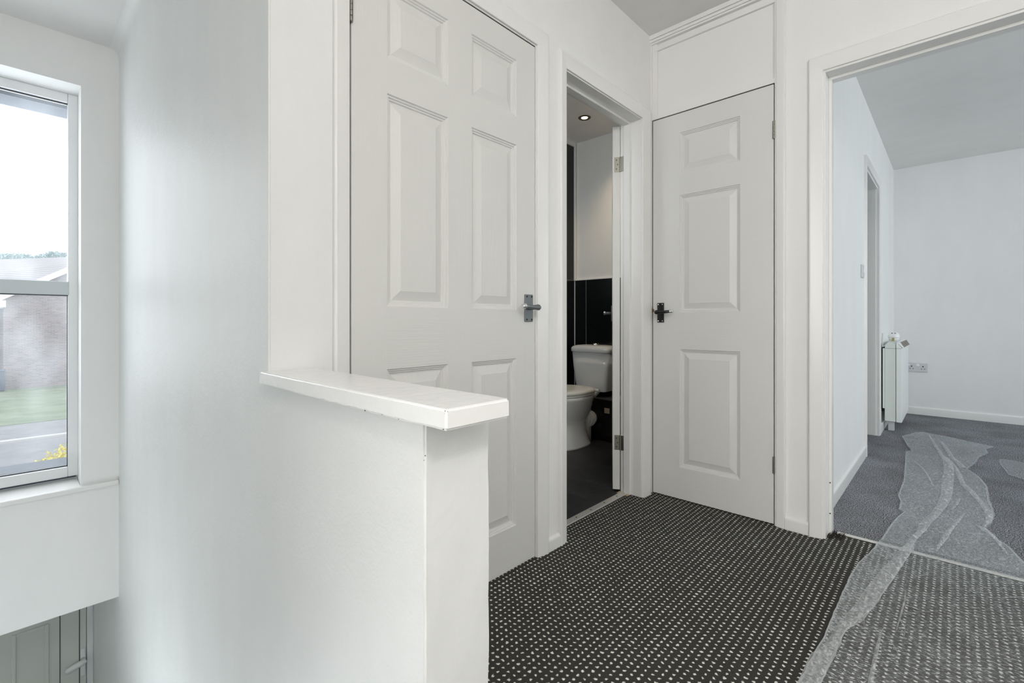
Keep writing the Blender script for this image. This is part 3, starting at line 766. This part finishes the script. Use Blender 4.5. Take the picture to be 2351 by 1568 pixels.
# ------------------------------------------------------------------ toilet (local: back towards +y)
TX, TY = -2.107, YB
toi = empty('toilet', (TX, TY, 0), 'white close coupled toilet with cream seat, lid down, before the black tiles', 'toilet')
def sell(cx, cy, z, a, b, n=40, p=2.4, back=None):
    out = []
    for i in range(n):
        t = 2 * PI * i / n
        c, s = math.cos(t), math.sin(t)
        x = a * math.copysign(abs(c) ** (2 / p), c); y = b * math.copysign(abs(s) ** (2 / p), s)
        if back is not None and y > 0: y *= back
        out.append((cx + x, cy + y, z))
    return out
# cistern, tapering towards its foot
bm = bmesh.new()
ring_loft(bm, [sell(0, -0.105, 0.362, 0.130, 0.075, p=6), sell(0, -0.107, 0.368, 0.142, 0.080, p=6), sell(0, -0.108, 0.45, 0.152, 0.086, p=6), sell(0, -0.110, 0.56, 0.166, 0.091, p=6), sell(0, -0.110, 0.668, 0.176, 0.094, p=6)])
ci = link('cistern', bm, 'ceramic', toi, smooth=True); ci.modifiers.new('wn', 'WEIGHTED_NORMAL')
bm = bmesh.new()
ring_loft(bm, [sell(0, -0.110, 0.669, 0.178, 0.096, p=6), sell(0, -0.110, 0.673, 0.184, 0.101, p=6), sell(0, -0.110, 0.700, 0.184, 0.101, p=6), sell(0, -0.110, 0.712, 0.176, 0.094, p=5), sell(0, -0.110, 0.722, 0.150, 0.075, p=4), sell(0, -0.110, 0.727, 0.10, 0.045, p=3), sell(0, -0.110, 0.728, 0.03, 0.015, p=2)])
lid = link('cistern_lid', bm, 'ceramic', toi, smooth=True)
bm = bmesh.new(); lathe(bm, [(0.030, 0.720), (0.030, 0.731), (0.026, 0.737), (0.016, 0.741), (0.006, 0.742)], 24, (0.01, -0.115, 0)); link('flush_button', bm, 'chrome', lid, smooth=True)
# bowl and pedestal
bm = bmesh.new()
K = [(0.000, -0.49, 0.148, 0.185, 3.0), (0.012, -0.49, 0.145, 0.182, 3.0), (0.05, -0.485, 0.128, 0.170, 2.8), (0.11, -0.475, 0.112, 0.158, 2.6), (0.165, -0.47, 0.108, 0.160, 2.4),
     (0.20, -0.475, 0.122, 0.180, 2.3), (0.24, -0.485, 0.143, 0.206, 2.3), (0.29, -0.495, 0.162, 0.228, 2.3), (0.335, -0.50, 0.172, 0.240, 2.3), (0.350, -0.50, 0.178, 0.245, 2.3), (0.368, -0.50, 0.178, 0.245, 2.3), (0.371, -0.50, 0.172, 0.24, 2.3)]
ring_loft(bm, [sell(0, cy, z, a, b, p=p) for z, cy, a, b, p in K])
link('bowl', bm, 'ceramic', toi, smooth=True)
# trapway and shelf that carries the cistern
bm = bmesh.new()
ring_loft(bm, [sell(0, -0.30, 0.0, 0.075, 0.06, p=3), sell(0, -0.30, 0.10, 0.07, 0.07, p=3), sell(0, -0.31, 0.19, 0.075, 0.07, p=3), sell(0, -0.30, 0.28, 0.065, 0.08, p=3), sell(0, -0.25, 0.335, 0.068, 0.12, p=4), sell(0, -0.20, 0.365, 0.072, 0.12, p=4)])
link('trapway', bm, 'ceramic', toi, smooth=True)
bm = bmesh.new()
pr = [(0.046, -0.31), (0.05, -0.30), (0.066, -0.295), (0.066, -0.285), (0.058, -0.282), (0.058, -0.270), (0.066, -0.267), (0.066, -0.255), (0.056, -0.25), (0.054, -0.215)]
ring_loft(bm, [[(0.040 + rr * math.cos(t), yy, 0.165 + rr * math.sin(t)) for t in [2 * PI * i / 28 for i in range(28)]] for rr, yy in pr])
link('pan_connector', bm, 'plastic', toi, smooth=False)
# seat ring and lid
def seat_shape(z, a, f, n=48, inset=0.0):
    out = []
    for i in range(n):
        t = 2 * PI * i / n; c, s = math.cos(t), math.sin(t)
        a2 = a - inset
        x = a2 * math.copysign(abs(c) ** 0.85, c)
        y = (0.20 - inset) * math.copysign(abs(s) ** 0.55, s) if s > 0 else (f - inset) * math.copysign(abs(s) ** 0.95, s)
        out.append((x * (1 if s <= 0 else 1 - 0.10 * s), -0.475 + y, z))
    return out
bm = bmesh.new(); ring_loft(bm, [seat_shape(0.373, 0.178, 0.262, inset=0.006), seat_shape(0.376, 0.178, 0.262), seat_shape(0.384, 0.178, 0.262), seat_shape(0.387, 0.178, 0.262, inset=0.005)])
st = link('seat', bm, 'seat', toi, smooth=True)
bm = bmesh.new(); ring_loft(bm, [seat_shape(0.389, 0.183, 0.268, inset=0.005), seat_shape(0.392, 0.183, 0.268), seat_shape(0.404, 0.183, 0.268), seat_shape(0.412, 0.183, 0.268, inset=0.006), seat_shape(0.417, 0.183, 0.268, inset=0.02), seat_shape(0.420, 0.183, 0.268, inset=0.08), seat_shape(0.421, 0.183, 0.268, inset=0.15)])
link('seat_lid', bm, 'seat', toi, smooth=True)
for sx in (-1, 1):
    bm = bmesh.new(); tube(bm, (sx * 0.075 - 0.02, -0.262, 0.387), (sx * 0.075 + 0.045 * (sx > 0) + 0.02, -0.262, 0.387), 0.011, 16)
    link('seat_hinge', bm, 'plastic', toi, smooth=False)
# boxed pipes behind the pan
bm = bmesh.new(); bx(bm, XB + 0.012, -1.42, YB - 0.225, YB - 0.012, 0.0, 0.315)
pb = link('pipe_boxing', bm, 'tile_far', bev=0.002); tag(pb, 'low black pipe boxing along the wall behind the toilet', 'pipe boxing', 'structure')
bm = bmesh.new(); bx(bm, XB + 0.012, -1.42, YB - 0.232, YB - 0.012, 0.315, 0.322); link('ledge', bm, 'dark_ledge', pb)
bm = bmesh.new(); bx(bm, -1.945, -1.90, YB - 0.2265, YB - 0.2245, 0.215, 0.255); link('torn_label', bm, 'bare_wood', pb)
# downlight
dl = empty('downlight', (-2.017, 2.94, ZC), 'small round chrome downlight glowing in the bathroom ceiling', 'ceiling light')
bm = bmesh.new(); lathe(bm, [(0.030, 0.0), (0.030, -0.004), (0.044, -0.004), (0.047, -0.001), (0.047, 0.0)], 36); link('bezel', bm, 'bronze', dl, smooth=True)
bm = bmesh.new(); lathe(bm, [(0.024, 0.0), (0.024, -0.002), (0.010, -0.0025)], 32); link('bulb', bm, 'lamp', dl)

# ------------------------------------------------------------------ lounge things
HY0, HY1 = 4.985, 5.735
he = empty('storage_heater', (-0.37, 5.35, 0), 'cream storage heater standing on the lounge left wall by the side doorway', 'heater')
def prism_y(bm, prof, y0, y1, mi=0): ring_loft(bm, [[(x, y, z) for x, z in prof] for y in (y0, y1)], mi=mi)
def hchild(o): return child(o, he)
bm = bmesh.new(); prism_y(bm, [(-0.4225, 0.085), (-0.352, 0.085), (-0.352, 0.690), (-0.352, 0.722), (-0.372, 0.742), (-0.40, 0.742), (-0.4225, 0.715)], HY0, HY1)
hchild(link('casing', bm, 'heater', bev=0.003))
bm = bmesh.new(); prism_y(bm, [(-0.349, 0.083), (-0.312, 0.083), (-0.312, 0.690), (-0.335, 0.722), (-0.349, 0.728)], HY0, HY1)
hchild(link('front_panel', bm, 'heater_front', bev=0.004))
bm = bmesh.new(); bx(bm, XL + 0.001, -0.4225, HY0 + 0.03, HY1 - 0.03, 0.16, 0.70); hchild(link('wall_bracket', bm, 'hole'))
bm = bmesh.new(); bx(bm, -0.4222, -0.3125, HY0 - 0.0006, HY0 + 0.001, 0.689, 0.6912); hchild(link('seam', bm, 'grille'))
bm = bmesh.new(); bx(bm, -0.436, -0.4225, HY0, HY0 + 0.01, 0.19, 0.69); hchild(link('side_flange', bm, 'heater'))
bm = bmesh.new(); prism_y(bm, [(-0.350, 0.722), (-0.335, 0.724), (-0.309, 0.692), (-0.301, 0.700), (-0.326, 0.742), (-0.345, 0.745)], HY0 + 0.04, HY1 - 0.04)
gr = hchild(link('outlet_grille', bm, 'heater_front', bev=0.002))
bm = bmesh.new()
for i in range(6):
    t = (i + 0.5) / 6
    x, z = -0.326 + 0.025 * t, 0.7425 - 0.042 * t
    bx(bm, x - 0.0012, x + 0.0024, HY0 + 0.05, HY1 - 0.05, z - 0.004, z + 0.002)
g2 = link('slot', bm, 'grille'); g2.parent = gr
for fx, fy in ((-0.405, HY0 + 0.06), (-0.395, HY1 - 0.07)):
    bm = bmesh.new(); bx(bm, fx, fx + 0.04, fy, fy + 0.04, 0.0, 0.085); hchild(link('foot', bm, 'socket_grey', bev=0.002))
bm = bmesh.new(); tube(bm, (-0.437, 4.99, 0.70), (-0.437, 4.99, 0.815), 0.004); tube(bm, (-0.437, 4.99, 0.70), (-0.415, 5.0, 0.72), 0.004); hchild(link('cable', bm, 'socket_grey'))
ob = empty('plastic_fitting', (-0.3685, 5.06, 0.7475), 'white domed plastic fitting with two dark holes, on top of the heater', 'fitting')
bm = bmesh.new(); lathe(bm, [(0.020, 0.0), (0.030, 0.006), (0.036, 0.018), (0.037, 0.030)], 32); link('base', bm, 'plastic', ob, smooth=True)
bm = bmesh.new(); lathe(bm, [(0.0385, 0.030), (0.040, 0.034), (0.039, 0.044), (0.035, 0.058), (0.027, 0.069), (0.015, 0.076), (0.003, 0.078)], 32); dm = link('dome', bm, 'plastic', ob, smooth=True)
for sx in (-0.009, 0.010):
    bm = bmesh.new(); bmesh.ops.create_uvsphere(bm, u_segments=12, v_segments=8, radius=0.0055, matrix=Matrix.Translation((sx, -0.0255, 0.066))); link('hole', bm, 'grille', dm)
bm = bmesh.new(); bx(bm, -0.010, 0.006, -0.040, -0.034, 0.001, 0.028); link('label', bm, 'olive', ob)

sw = empty('light_switch', (XL, 3.845, 1.245), 'white light switch on the lounge left wall, before the side doorway', 'light switch')
bm = bmesh.new(); bx(bm, 0.0, 0.010, -0.043, 0.043, -0.043, 0.043); link('plate', bm, 'socket_grey', sw, bev=0.003)
bm = bmesh.new(); bx(bm, 0.008, 0.016, -0.007, 0.007, -0.012, 0.012); link('rocker', bm, 'plastic', sw, bev=0.002)

so = empty('power_socket', (-0.267, YF, 0.461), 'grey double wall socket low on the lounge far wall', 'socket')
bm = bmesh.new(); bx(bm, -0.082, 0.080, -0.010, 0.0, -0.044, 0.044); link('plate', bm, 'socket_grey', so, bev=0.003)
for cx in (-0.040, 0.045):
    bm = bmesh.new(); bx(bm, cx - 0.004, cx + 0.004, -0.0115, -0.009, 0.004, 0.016); bx(bm, cx - 0.015, cx - 0.008, -0.0115, -0.009, -0.017, -0.011); bx(bm, cx + 0.008, cx + 0.015, -0.0115, -0.009, -0.017, -0.011)
    link('pin_hole', bm, 'hole', so)
for cx in (-0.066, 0.006):
    bm = bmesh.new(); bx(bm, cx - 0.010, cx + 0.012, -0.014, -0.009, 0.012, 0.032); link('rocker', bm, 'plastic', so, bev=0.002)

# ------------------------------------------------------------------ polythene on the floor
L = [(-0.30, 0.35), (-0.290, 1.20), (-0.2872, 1.371), (-0.2839, 1.4815), (-0.2766, 1.588), (-0.2759, 1.721), (-0.275, 1.874), (-0.2744, 2.035), (-0.2646, 2.198), (-0.238, 2.37), (-0.2238, 2.4917), (-0.2084, 2.706), (-0.1943, 2.831), (-0.1761, 2.916), (-0.1969, 2.958), (-0.1979, 3.069), (-0.2162, 3.182), (-0.2117, 3.506), (-0.233, 3.967), (-0.2479, 4.28), (-0.2211, 4.342), (-0.2538, 4.508), (-0.3053, 4.837), (-0.2303, 5.055), (-0.19, 5.125)]
Rr = [(0.62, 0.35), (0.60, 2.0), (0.42, 2.34), (0.33, 2.42), (0.27, 2.50), (0.1922, 2.624), (0.1613, 2.776), (0.127, 2.835), (0.1019, 2.945), (0.1258, 3.036), (0.1388, 3.177), (0.1374, 3.318), (0.1315, 3.408), (0.1339, 3.687), (0.1075, 3.883), (0.0596, 4.029), (0.0974, 4.23), (0.1228, 4.433), (0.1731, 4.62), (0.1641, 4.742), (0.2134, 4.8865), (0.0793, 4.97), (-0.061, 5.066), (-0.15, 5.10), (-0.18, 5.125)]
def lerp(tab, y):
    for (xa, ya), (xb, yb) in zip(tab[:-1], tab[1:]):
        if ya <= y <= yb: return xa + (xb - xa) * (y - ya) / max(1e-6, yb - ya)
    return tab[-1][0] if y > tab[-1][1] else tab[0][0]
def film_z(x, y):
    p = Vector((x * 26 + y * 9, y * 34 - x * 6, 0))
    q = Vector((x * 7, y * 5, 3.1))
    z = 0.0052 + 0.0024 * noise.noise(p) + 0.0018 * noise.noise(p * 2.3) + 0.0030 * noise.noise(q)
    if abs(y - (YC + 0.098)) < 0.03: z += 0.004
    return max(0.0022, z)
def sheet(name, L, Rr, y0, y1, dy, nx, parent=None, lift=0.0, inset=0.0):
    bm = bmesh.new(); rows = []
    lay = bm.loops.layers.uv.new('across')
    k = int((y1 - y0) / dy)
    ts = [0.5 - 0.5 * math.cos(PI * j / nx) for j in range(nx + 1)]
    for i in range(k + 1):
        y = y0 + (y1 - y0) * i / k
        a, b = lerp(L, y) + inset, lerp(Rr, y) - inset
        a += 0.003 * noise.noise(Vector((1.7, y * 30, lift * 400))); b += 0.004 * noise.noise(Vector((5.7, y * 25, lift * 400)))
        rows.append([(bm.verts.new((a + (b - a) * t, y, film_z(a + (b - a) * t, y) + lift)), 10 * min(t, 1 - t) * (b - a)) for t in ts])
    for p, q in zip(rows[:-1], rows[1:]):
        for j in range(nx):
            c = (p[j], p[j + 1], q[j + 1], q[j])
            f = bm.faces.new([x[0] for x in c])
            for lp, x in zip(f.loops, c): lp[lay].uv = (x[1], 0.5)
    return link(name, bm, 'film', parent, smooth=True)
ps = sheet('plastic_sheet', L, Rr, 0.35, 5.125, 0.009, 64)
tag(ps, 'long crumpled clear plastic sheet running from the hall carpet through the right doorway', 'plastic sheet')
FOLDS = [
 [(-0.059, 4.228, -0.022, 4.263), (-0.045, 3.903, -0.001, 3.944), (-0.052, 3.607, -0.003, 3.653), (-0.051, 3.316, -0.008, 3.357), (-0.065, 3.109, -0.026, 3.146), (-0.084, 2.959, -0.047, 2.994), (-0.116, 2.786, -0.077, 2.822), (-0.116, 2.697, -0.088, 2.723), (-0.137, 2.58, -0.11, 2.605), (-0.144, 2.49, -0.121, 2.511), (-0.165, 2.38, -0.115, 2.43)],
 [(-0.150, 2.46, -0.116, 2.49), (-0.195, 2.17, -0.146, 2.216), (-0.224, 1.954, -0.172, 2.003), (-0.228, 1.88, -0.182, 1.924), (-0.254, 1.708, -0.203, 1.757), (-0.257, 1.667, -0.231, 1.692)],
 [(-0.252, 1.70, -0.230, 1.72), (-0.269, 1.55, -0.238, 1.579), (-0.286, 1.493, -0.235, 1.54), (-0.287, 1.372, -0.243, 1.411), (-0.292, 1.10, -0.25, 1.14)],
 [(-0.151, 4.982, -0.141, 4.991), (-0.111, 4.622, -0.094, 4.638), (-0.073, 4.283, -0.052, 4.303), (-0.029, 4.065, 0.001, 4.093), (0.004, 3.892, 0.027, 3.915), (0.025, 3.608, 0.047, 3.628), (0.056, 3.48, 0.081, 3.503), (0.086, 3.326, 0.106, 3.345), (0.105, 3.179, 0.131, 3.204), (0.104, 3.046, 0.129, 3.07), (0.09, 2.941, 0.1, 2.951)],
 [(-0.076, 4.781, -0.064, 4.792), (-0.049, 4.523, -0.026, 4.544), (-0.025, 4.294, -0.004, 4.314), (0.03, 4.002, 0.06, 4.029)],
 [(0.031, 3.076, 0.038, 3.083), (-0.003, 2.93, 0.019, 2.951), (-0.026, 2.774, -0.006, 2.793), (-0.045, 2.633, -0.025, 2.652), (-0.055, 2.499, -0.049, 2.505)],
 [(0.068, 2.943, 0.075, 2.949), (0.084, 2.906, 0.105, 2.926), (0.117, 2.825, 0.13, 2.838), (0.133, 2.737, 0.143, 2.746), (0.152, 2.642, 0.155, 2.645)],
 [(-0.154, 1.764, -0.151, 1.767), (-0.159, 1.729, -0.154, 1.733), (-0.16, 1.647, -0.152, 1.654), (-0.16, 1.572, -0.151, 1.58), (-0.158, 1.45, -0.148, 1.46), (-0.157, 1.20, -0.146, 1.21)],
 [(-0.121, 2.067, -0.118, 2.072), (-0.12, 1.989, -0.115, 1.994), (-0.123, 1.872, -0.118, 1.877), (-0.125, 1.782, -0.123, 1.784)],
 [(-0.191, 4.007, -0.185, 4.011), (-0.144, 3.839, -0.136, 3.846), (-0.113, 3.65, -0.105, 3.657), (-0.083, 3.46, -0.079, 3.464)],
 [(0.018, 3.321, 0.024, 3.327), (0.002, 3.209, 0.016, 3.222), (-0.018, 3.082, -0.007, 3.092)],
]
def fold(F, parent):
    bm = bmesh.new(); rows = []
    lay = bm.loops.layers.uv.new('across')
    n = 10
    dense = []
    for a, b in zip(F[:-1], F[1:]):
        st = max(2, int(math.hypot(b[0] - a[0], b[1] - a[1]) / 0.012))
        for i in range(st): dense.append([a[k] + (b[k] - a[k]) * i / st for k in range(4)])
    dense.append(list(F[-1]))
    for i, (xa, ya, xb, yb) in enumerate(dense):
        row = []
        w = math.hypot(xb - xa, yb - ya)
        for j in range(n + 1):
            t = j / n
            x, y = xa + (xb - xa) * t, ya + (yb - ya) * t
            lift = 0.0055 + min(0.004, 0.10 * w) * math.sin(PI * t) * (1 + 0.5 * noise.noise(Vector((x * 60, y * 40, 1)))) + 0.0012 * noise.noise(Vector((x * 120, y * 90, 4)))
            row.append(bm.verts.new((x, y, film_z(x, y) + max(0.0012, lift))))
        rows.append(row)
    for p, q in zip(rows[:-1], rows[1:]):
        for j in range(n):
            f = bm.faces.new((p[j], p[j + 1], q[j + 1], q[j]))
            for lp, u in zip(f.loops, (j, j + 1, j + 1, j)): lp[lay].uv = (u / n, 0.5)
    return link('fold', bm, 'fold', parent, smooth=True)
sheet('upper_layer', L, Rr, 2.47, 5.115, 0.010, 48, ps, lift=0.0022, inset=0.004)
sheet('upper_layer', L, [(-0.25, 1.10), (-0.245, 1.37), (-0.237, 1.55), (-0.232, 1.68), (-0.18, 1.92), (-0.172, 2.01), (-0.146, 2.22), (-0.118, 2.46)], 1.10, 2.46, 0.009, 20, ps, lift=0.0016, inset=0.001)
for F in FOLDS: fold(F, ps)
rc = random.Random(11)
for i in range(34):
    if i % 3: x, y = rc.uniform(-0.24, 0.40), rc.uniform(1.35, 2.38)
    else: x, y = rc.uniform(-0.17, 0.10), rc.uniform(2.5, 4.7)
    a = rc.uniform(-0.5, 1.9); ln = rc.uniform(0.05, 0.20); w = rc.uniform(0.0016, 0.0042); bend = rc.uniform(-0.8, 0.8)
    pts = []
    for k in range(5):
        pts.append((x, y, a)); x += math.cos(a) * ln / 4; y += math.sin(a) * ln / 4; a += bend / 4
    fold([(p - math.sin(t) * w * q * 0.5, v + math.cos(t) * w * q * 0.5, p + math.sin(t) * w * q * 0.5, v - math.cos(t) * w * q * 0.5) for (p, v, t), q in zip(pts, (0.3, 0.9, 1.2, 0.9, 0.2))], ps)
p2 = sheet('plastic_sheet', [(0.300, 3.95), (0.2925, 3.993), (0.2356, 4.056), (0.2247, 4.185), (0.2113, 4.337), (0.2196, 4.457), (0.23, 4.49)], [(0.62, 3.95), (0.64, 4.2), (0.62, 4.40), (0.25, 4.49)], 3.95, 4.49, 0.010, 24)
tag(p2, 'smaller separate scrap of clear plastic on the grey carpet at the right edge', 'plastic sheet')

# ------------------------------------------------------------------ outside, seen through the stair window
GZ = -2.75
g = boxes('lawn', [(-90, -24.1, -40, 60, GZ - 0.1, GZ + 0.02)], 'grass'); tag(g, 'green lawn in front of the brick house, seen through the window', 'lawn', 'structure')
g = boxes('road', [(-24.1, -4.9, -40, 60, GZ - 0.1, GZ)], 'asphalt'); tag(g, 'grey tarmac road between the lawn and the building', 'road', 'structure')
g = boxes('kerb', [(-20.85, -20.6, -40, 60, GZ, GZ + 0.07)], 'kerb'); tag(g, 'pale kerb line crossing the grey tarmac', 'kerb', 'structure')
ho = empty('brick_house', (-37, 2, GZ), 'brick house with grey tiled roof across the road, through the window', 'house', rot=0.0)
def oc(o): return child(o, ho)
bm = bmesh.new(); bx(bm, -44, -36.6, -0.28, 9, GZ, 2.1)
v = [bm.verts.new(p) for p in ((-36.6, -0.28, 2.1), (-36.6, 9.0, 2.1), (-36.6, 4.4, 5.0), (-44, -0.28, 2.1), (-44, 9.0, 2.1), (-44, 4.4, 5.0))]
bm.faces.new((v[0], v[1], v[2])); bm.faces.new((v[3], v[5], v[4])); bm.faces.new((v[0], v[2], v[5], v[3])); bm.faces.new((v[1], v[4], v[5], v[2])); bm.faces.new((v[0], v[3], v[4], v[1]))
oc(link('wall', bm, 'brick'))
bm = bmesh.new()
def slab(bm, pts, th):
    vs = [bm.verts.new(p) for p in pts] + [bm.verts.new((p[0], p[1], p[2] + th)) for p in pts]
    n = len(pts); bm.faces.new(vs[:n][::-1]); bm.faces.new(vs[n:])
    for i in range(n): bm.faces.new((vs[i], vs[(i + 1) % n], vs[n + (i + 1) % n], vs[n + i]))
slab(bm, [(-36.35, -0.6, 1.98), (-44, -0.6, 1.98), (-44, 4.5, 5.25), (-36.35, 4.5, 5.25)], 0.12)
slab(bm, [(-36.35, 9.3, 1.98), (-44, 9.3, 1.98), (-44, 4.5, 5.25), (-36.35, 4.5, 5.25)], 0.12)
slab(bm, [(-40.2, -6, 1.9), (-40.2, 5, 1.95), (-47, 6, 5.85), (-47, -6, 4.1)], 0.15)
oc(link('roof', bm, 'roof'))
bm = bmesh.new(); bx(bm, -46, -40.6, -14, -0.3, GZ, 1.9); oc(link('side_wing', bm, 'brick'))
bm = bmesh.new()
slab(bm, [(-36.33, -0.75, 1.72), (-36.30, -0.75, 1.72), (-36.30, 4.5, 5.08), (-36.33, 4.5, 5.08)], 0.33)
bx(bm, -40.3, -40.1, -14, 0.3, 1.62, 1.95); bx(bm, -36.6, -36.3, -1.05, -0.18, 1.62, 1.98)
oc(link('fascia_board', bm, 'fascia'))
bm = bmesh.new()
for z0, z1 in ((-0.3, 1.35), (-2.1, -0.75)): bx(bm, -40.62, -40.5, -2.6, -0.5, z0, z1)
wf = oc(link('window', bm, 'fascia')); 
bm = bmesh.new()
for z0, z1 in ((-0.2, 1.25), (-2.0, -0.85)): bx(bm, -40.52, -40.47, -2.5, -0.62, z0, z1)
gp = link('pane', bm, 'glass_dark'); gp.parent = wf
bm = bmesh.new(); bx(bm, -36.2, -35.6, -0.75, -0.22, GZ + 0.07, GZ + 1.05); bx(bm, -36.24, -35.56, -0.79, -0.18, GZ + 1.05, GZ + 1.13)
bn = link('wheelie_bin', bm, 'bin', bev=0.03); tag(bn, 'blue grey bin by the left corner of the brick house', 'bin')

def leaf_blob(bm, c, r, n, s, sq=0.8):
    for i in range(n):
        d = Vector((random.gauss(0, 1), random.gauss(0, 1), random.gauss(0, 1))).normalized()
        k = random.uniform(0.55, 1.0)
        p = Vector(c) + Vector((d.x * r * k, d.y * r * k, d.z * r * k * sq))
        a = Vector((random.gauss(0, 1), random.gauss(0, 1), random.gauss(0, 1))).normalized(); b = a.orthogonal().normalized(); q = s * random.uniform(0.6, 1.3)
        vs = [bm.verts.new(p + a * q), bm.verts.new(p + b * q * 0.5), bm.verts.new(p - a * q), bm.verts.new(p - b * q * 0.5)]
        bm.faces.new(vs)
bu = empty('yellow_shrub', (-12.8, 0.15, GZ), 'bright yellow shrub beside the road below the window', 'shrub')
bm = bmesh.new()
for c, r in (((-0.2, 0.0, 0.45), 0.38), ((0.1, 0.35, 0.62), 0.5), ((0, 0.8, 0.80), 0.62), ((0.1, -0.25, 0.25), 0.25), ((0.0, 1.3, 0.85), 0.7)): leaf_blob(bm, c, r, 1700, 0.038)
link('leaves', bm, 'yellow_leaf', bu)
bm = bmesh.new()
for k in range(7): tube(bm, (0.1, 0.5, 0), (random.uniform(-0.2, 0.3), random.uniform(0.0, 1.0), random.uniform(0.5, 0.9)), 0.015, 6, 0.006)
link('stem', bm, 'bark', bu)
for i, (x, y, h, r, lab) in enumerate(((-83, -0.3, 12.3, 1.5, 'hazy green tree above the left end of the roof'), (-92, 2.0, 14.3, 2.5, 'tallest hazy green tree behind the middle of the roof'), (-85, 4.6, 13.2, 1.8, 'hazy green tree behind the right end of the roof'))):
    tr = empty('tree', (x, y, GZ), lab, 'tree', group='trees beyond the brick house')
    bm = bmesh.new()
    for k in range(7): leaf_blob(bm, (random.uniform(-1, 1) * r * 0.6, random.uniform(-1, 1) * r * 0.6, h - r + random.uniform(-1, 0.4) * r * 0.5), r * 0.62, 420, 0.22)
    link('crown', bm, 'tree', tr)
    bm = bmesh.new(); tube(bm, (0, 0, 0), (0, 0, h - r), 0.22, 8, 0.12); link('trunk', bm, 'bark', tr)

# ------------------------------------------------------------------ light
wd = bpy.data.worlds.new('overcast_sky'); S.world = wd; wd.use_nodes = True
bg = wd.node_tree.nodes['Background']; bg.inputs['Color'].default_value = (0.93, 0.97, 1.0, 1); bg.inputs['Strength'].default_value = 1.55

def area(name, loc, look, sx, sy, power, col):
    l = bpy.data.lights.new(name, 'AREA'); l.shape = 'RECTANGLE'; l.size = sx; l.size_y = sy; l.energy = power; l.color = col
    o = bpy.data.objects.new(name, l); COL.objects.link(o); o.location = loc
    o.rotation_euler = (Vector(look) - Vector(loc)).to_track_quat('-Z', 'Y').to_euler()
    return o
area('daylight_stair_window', (-4.1, -0.08, 1.5), (-1.0, -0.05, 0.6), 0.75, 2.2, 19, (0.88, 0.95, 1.0))
area('daylight_back_window', (0.25, -2.5, 1.35), (0.1, 1.5, 1.1), 1.4, 1.6, 31, (1.0, 0.99, 0.97))
area('daylight_lounge_window', (3.45, 4.25, 1.55), (0.0, 4.25, 1.2), 2.6, 1.4, 36, (0.83, 0.935, 1.0))
area('bathroom_fill', (-1.95, 1.43, 1.55), (-2.0, 3.3, 1.35), 0.75, 1.2, 3.5, (0.92, 0.98, 1.0)).data.spread = math.radians(110)  # added fill that lifts the bathroom ceiling and wall, no window there
def bulb(name, loc, rad, power, col):
    l = bpy.data.lights.new(name, 'POINT'); l.energy = power; l.color = col; l.shadow_soft_size = rad
    o = bpy.data.objects.new(name, l); COL.objects.link(o); o.location = loc
bulb('stair_fill', (-2.15, -0.38, -0.95), 0.10, 13, (0.88, 0.96, 1.0))  # added unseen fill brightening the stair walls and bulkhead
bulb('hall_lamp', (1.12, -0.30, 2.2), 0.09, 34, (1.0, 0.975, 0.93))
area('lobby_fill', (-4.2, -0.45, -1.3), (-4.2, 0.4, -1.3), 0.5, 0.6, 0.5, (0.9, 1.0, 0.95))  # added unseen fill so the dark lobby shows
def spot(name, loc, look, power, col, ang, blend):
    l = bpy.data.lights.new(name, 'SPOT'); l.energy = power; l.color = col; l.spot_size = ang; l.spot_blend = blend; l.shadow_soft_size = 0.03
    o = bpy.data.objects.new(name, l); COL.objects.link(o); o.location = loc
    o.rotation_euler = (Vector(look) - Vector(loc)).to_track_quat('-Z', 'Y').to_euler()
spot('downlight_beam', (-2.017, 2.94, ZC - 0.012), (-2.017, 2.94, 0), 4, (1.0, 0.80, 0.55), math.radians(75), 0.8)
spot('downlight_beam', (-1.72, 3.08, ZC - 0.012), (-1.76, 3.12, 0), 15, (1.0, 0.76, 0.48), math.radians(108), 0.75)

# ------------------------------------------------------------------ camera
cam = bpy.data.cameras.new('camera'); co = bpy.data.objects.new('camera', cam); COL.objects.link(co)
co.location = (0, 0, 0.9206); co.rotation_euler = (PI / 2, 0, 0.7542)
cam.sensor_fit = 'HORIZONTAL'; cam.sensor_width = 36; cam.lens = 36 * 1080.82 / 2351
cam.shift_y = (735.87 - 784) / 2351
cam.clip_start = 0.02; cam.clip_end = 300
S.camera = co
S.view_settings.view_transform = 'Standard'; S.view_settings.look = 'None'; S.view_settings.exposure = 0.19; S.view_settings.gamma = 1.0
S.view_settings.use_curve_mapping = False
S.cycles.max_bounces = 12; S.cycles.diffuse_bounces = 8; S.cycles.transparent_max_bounces = 16
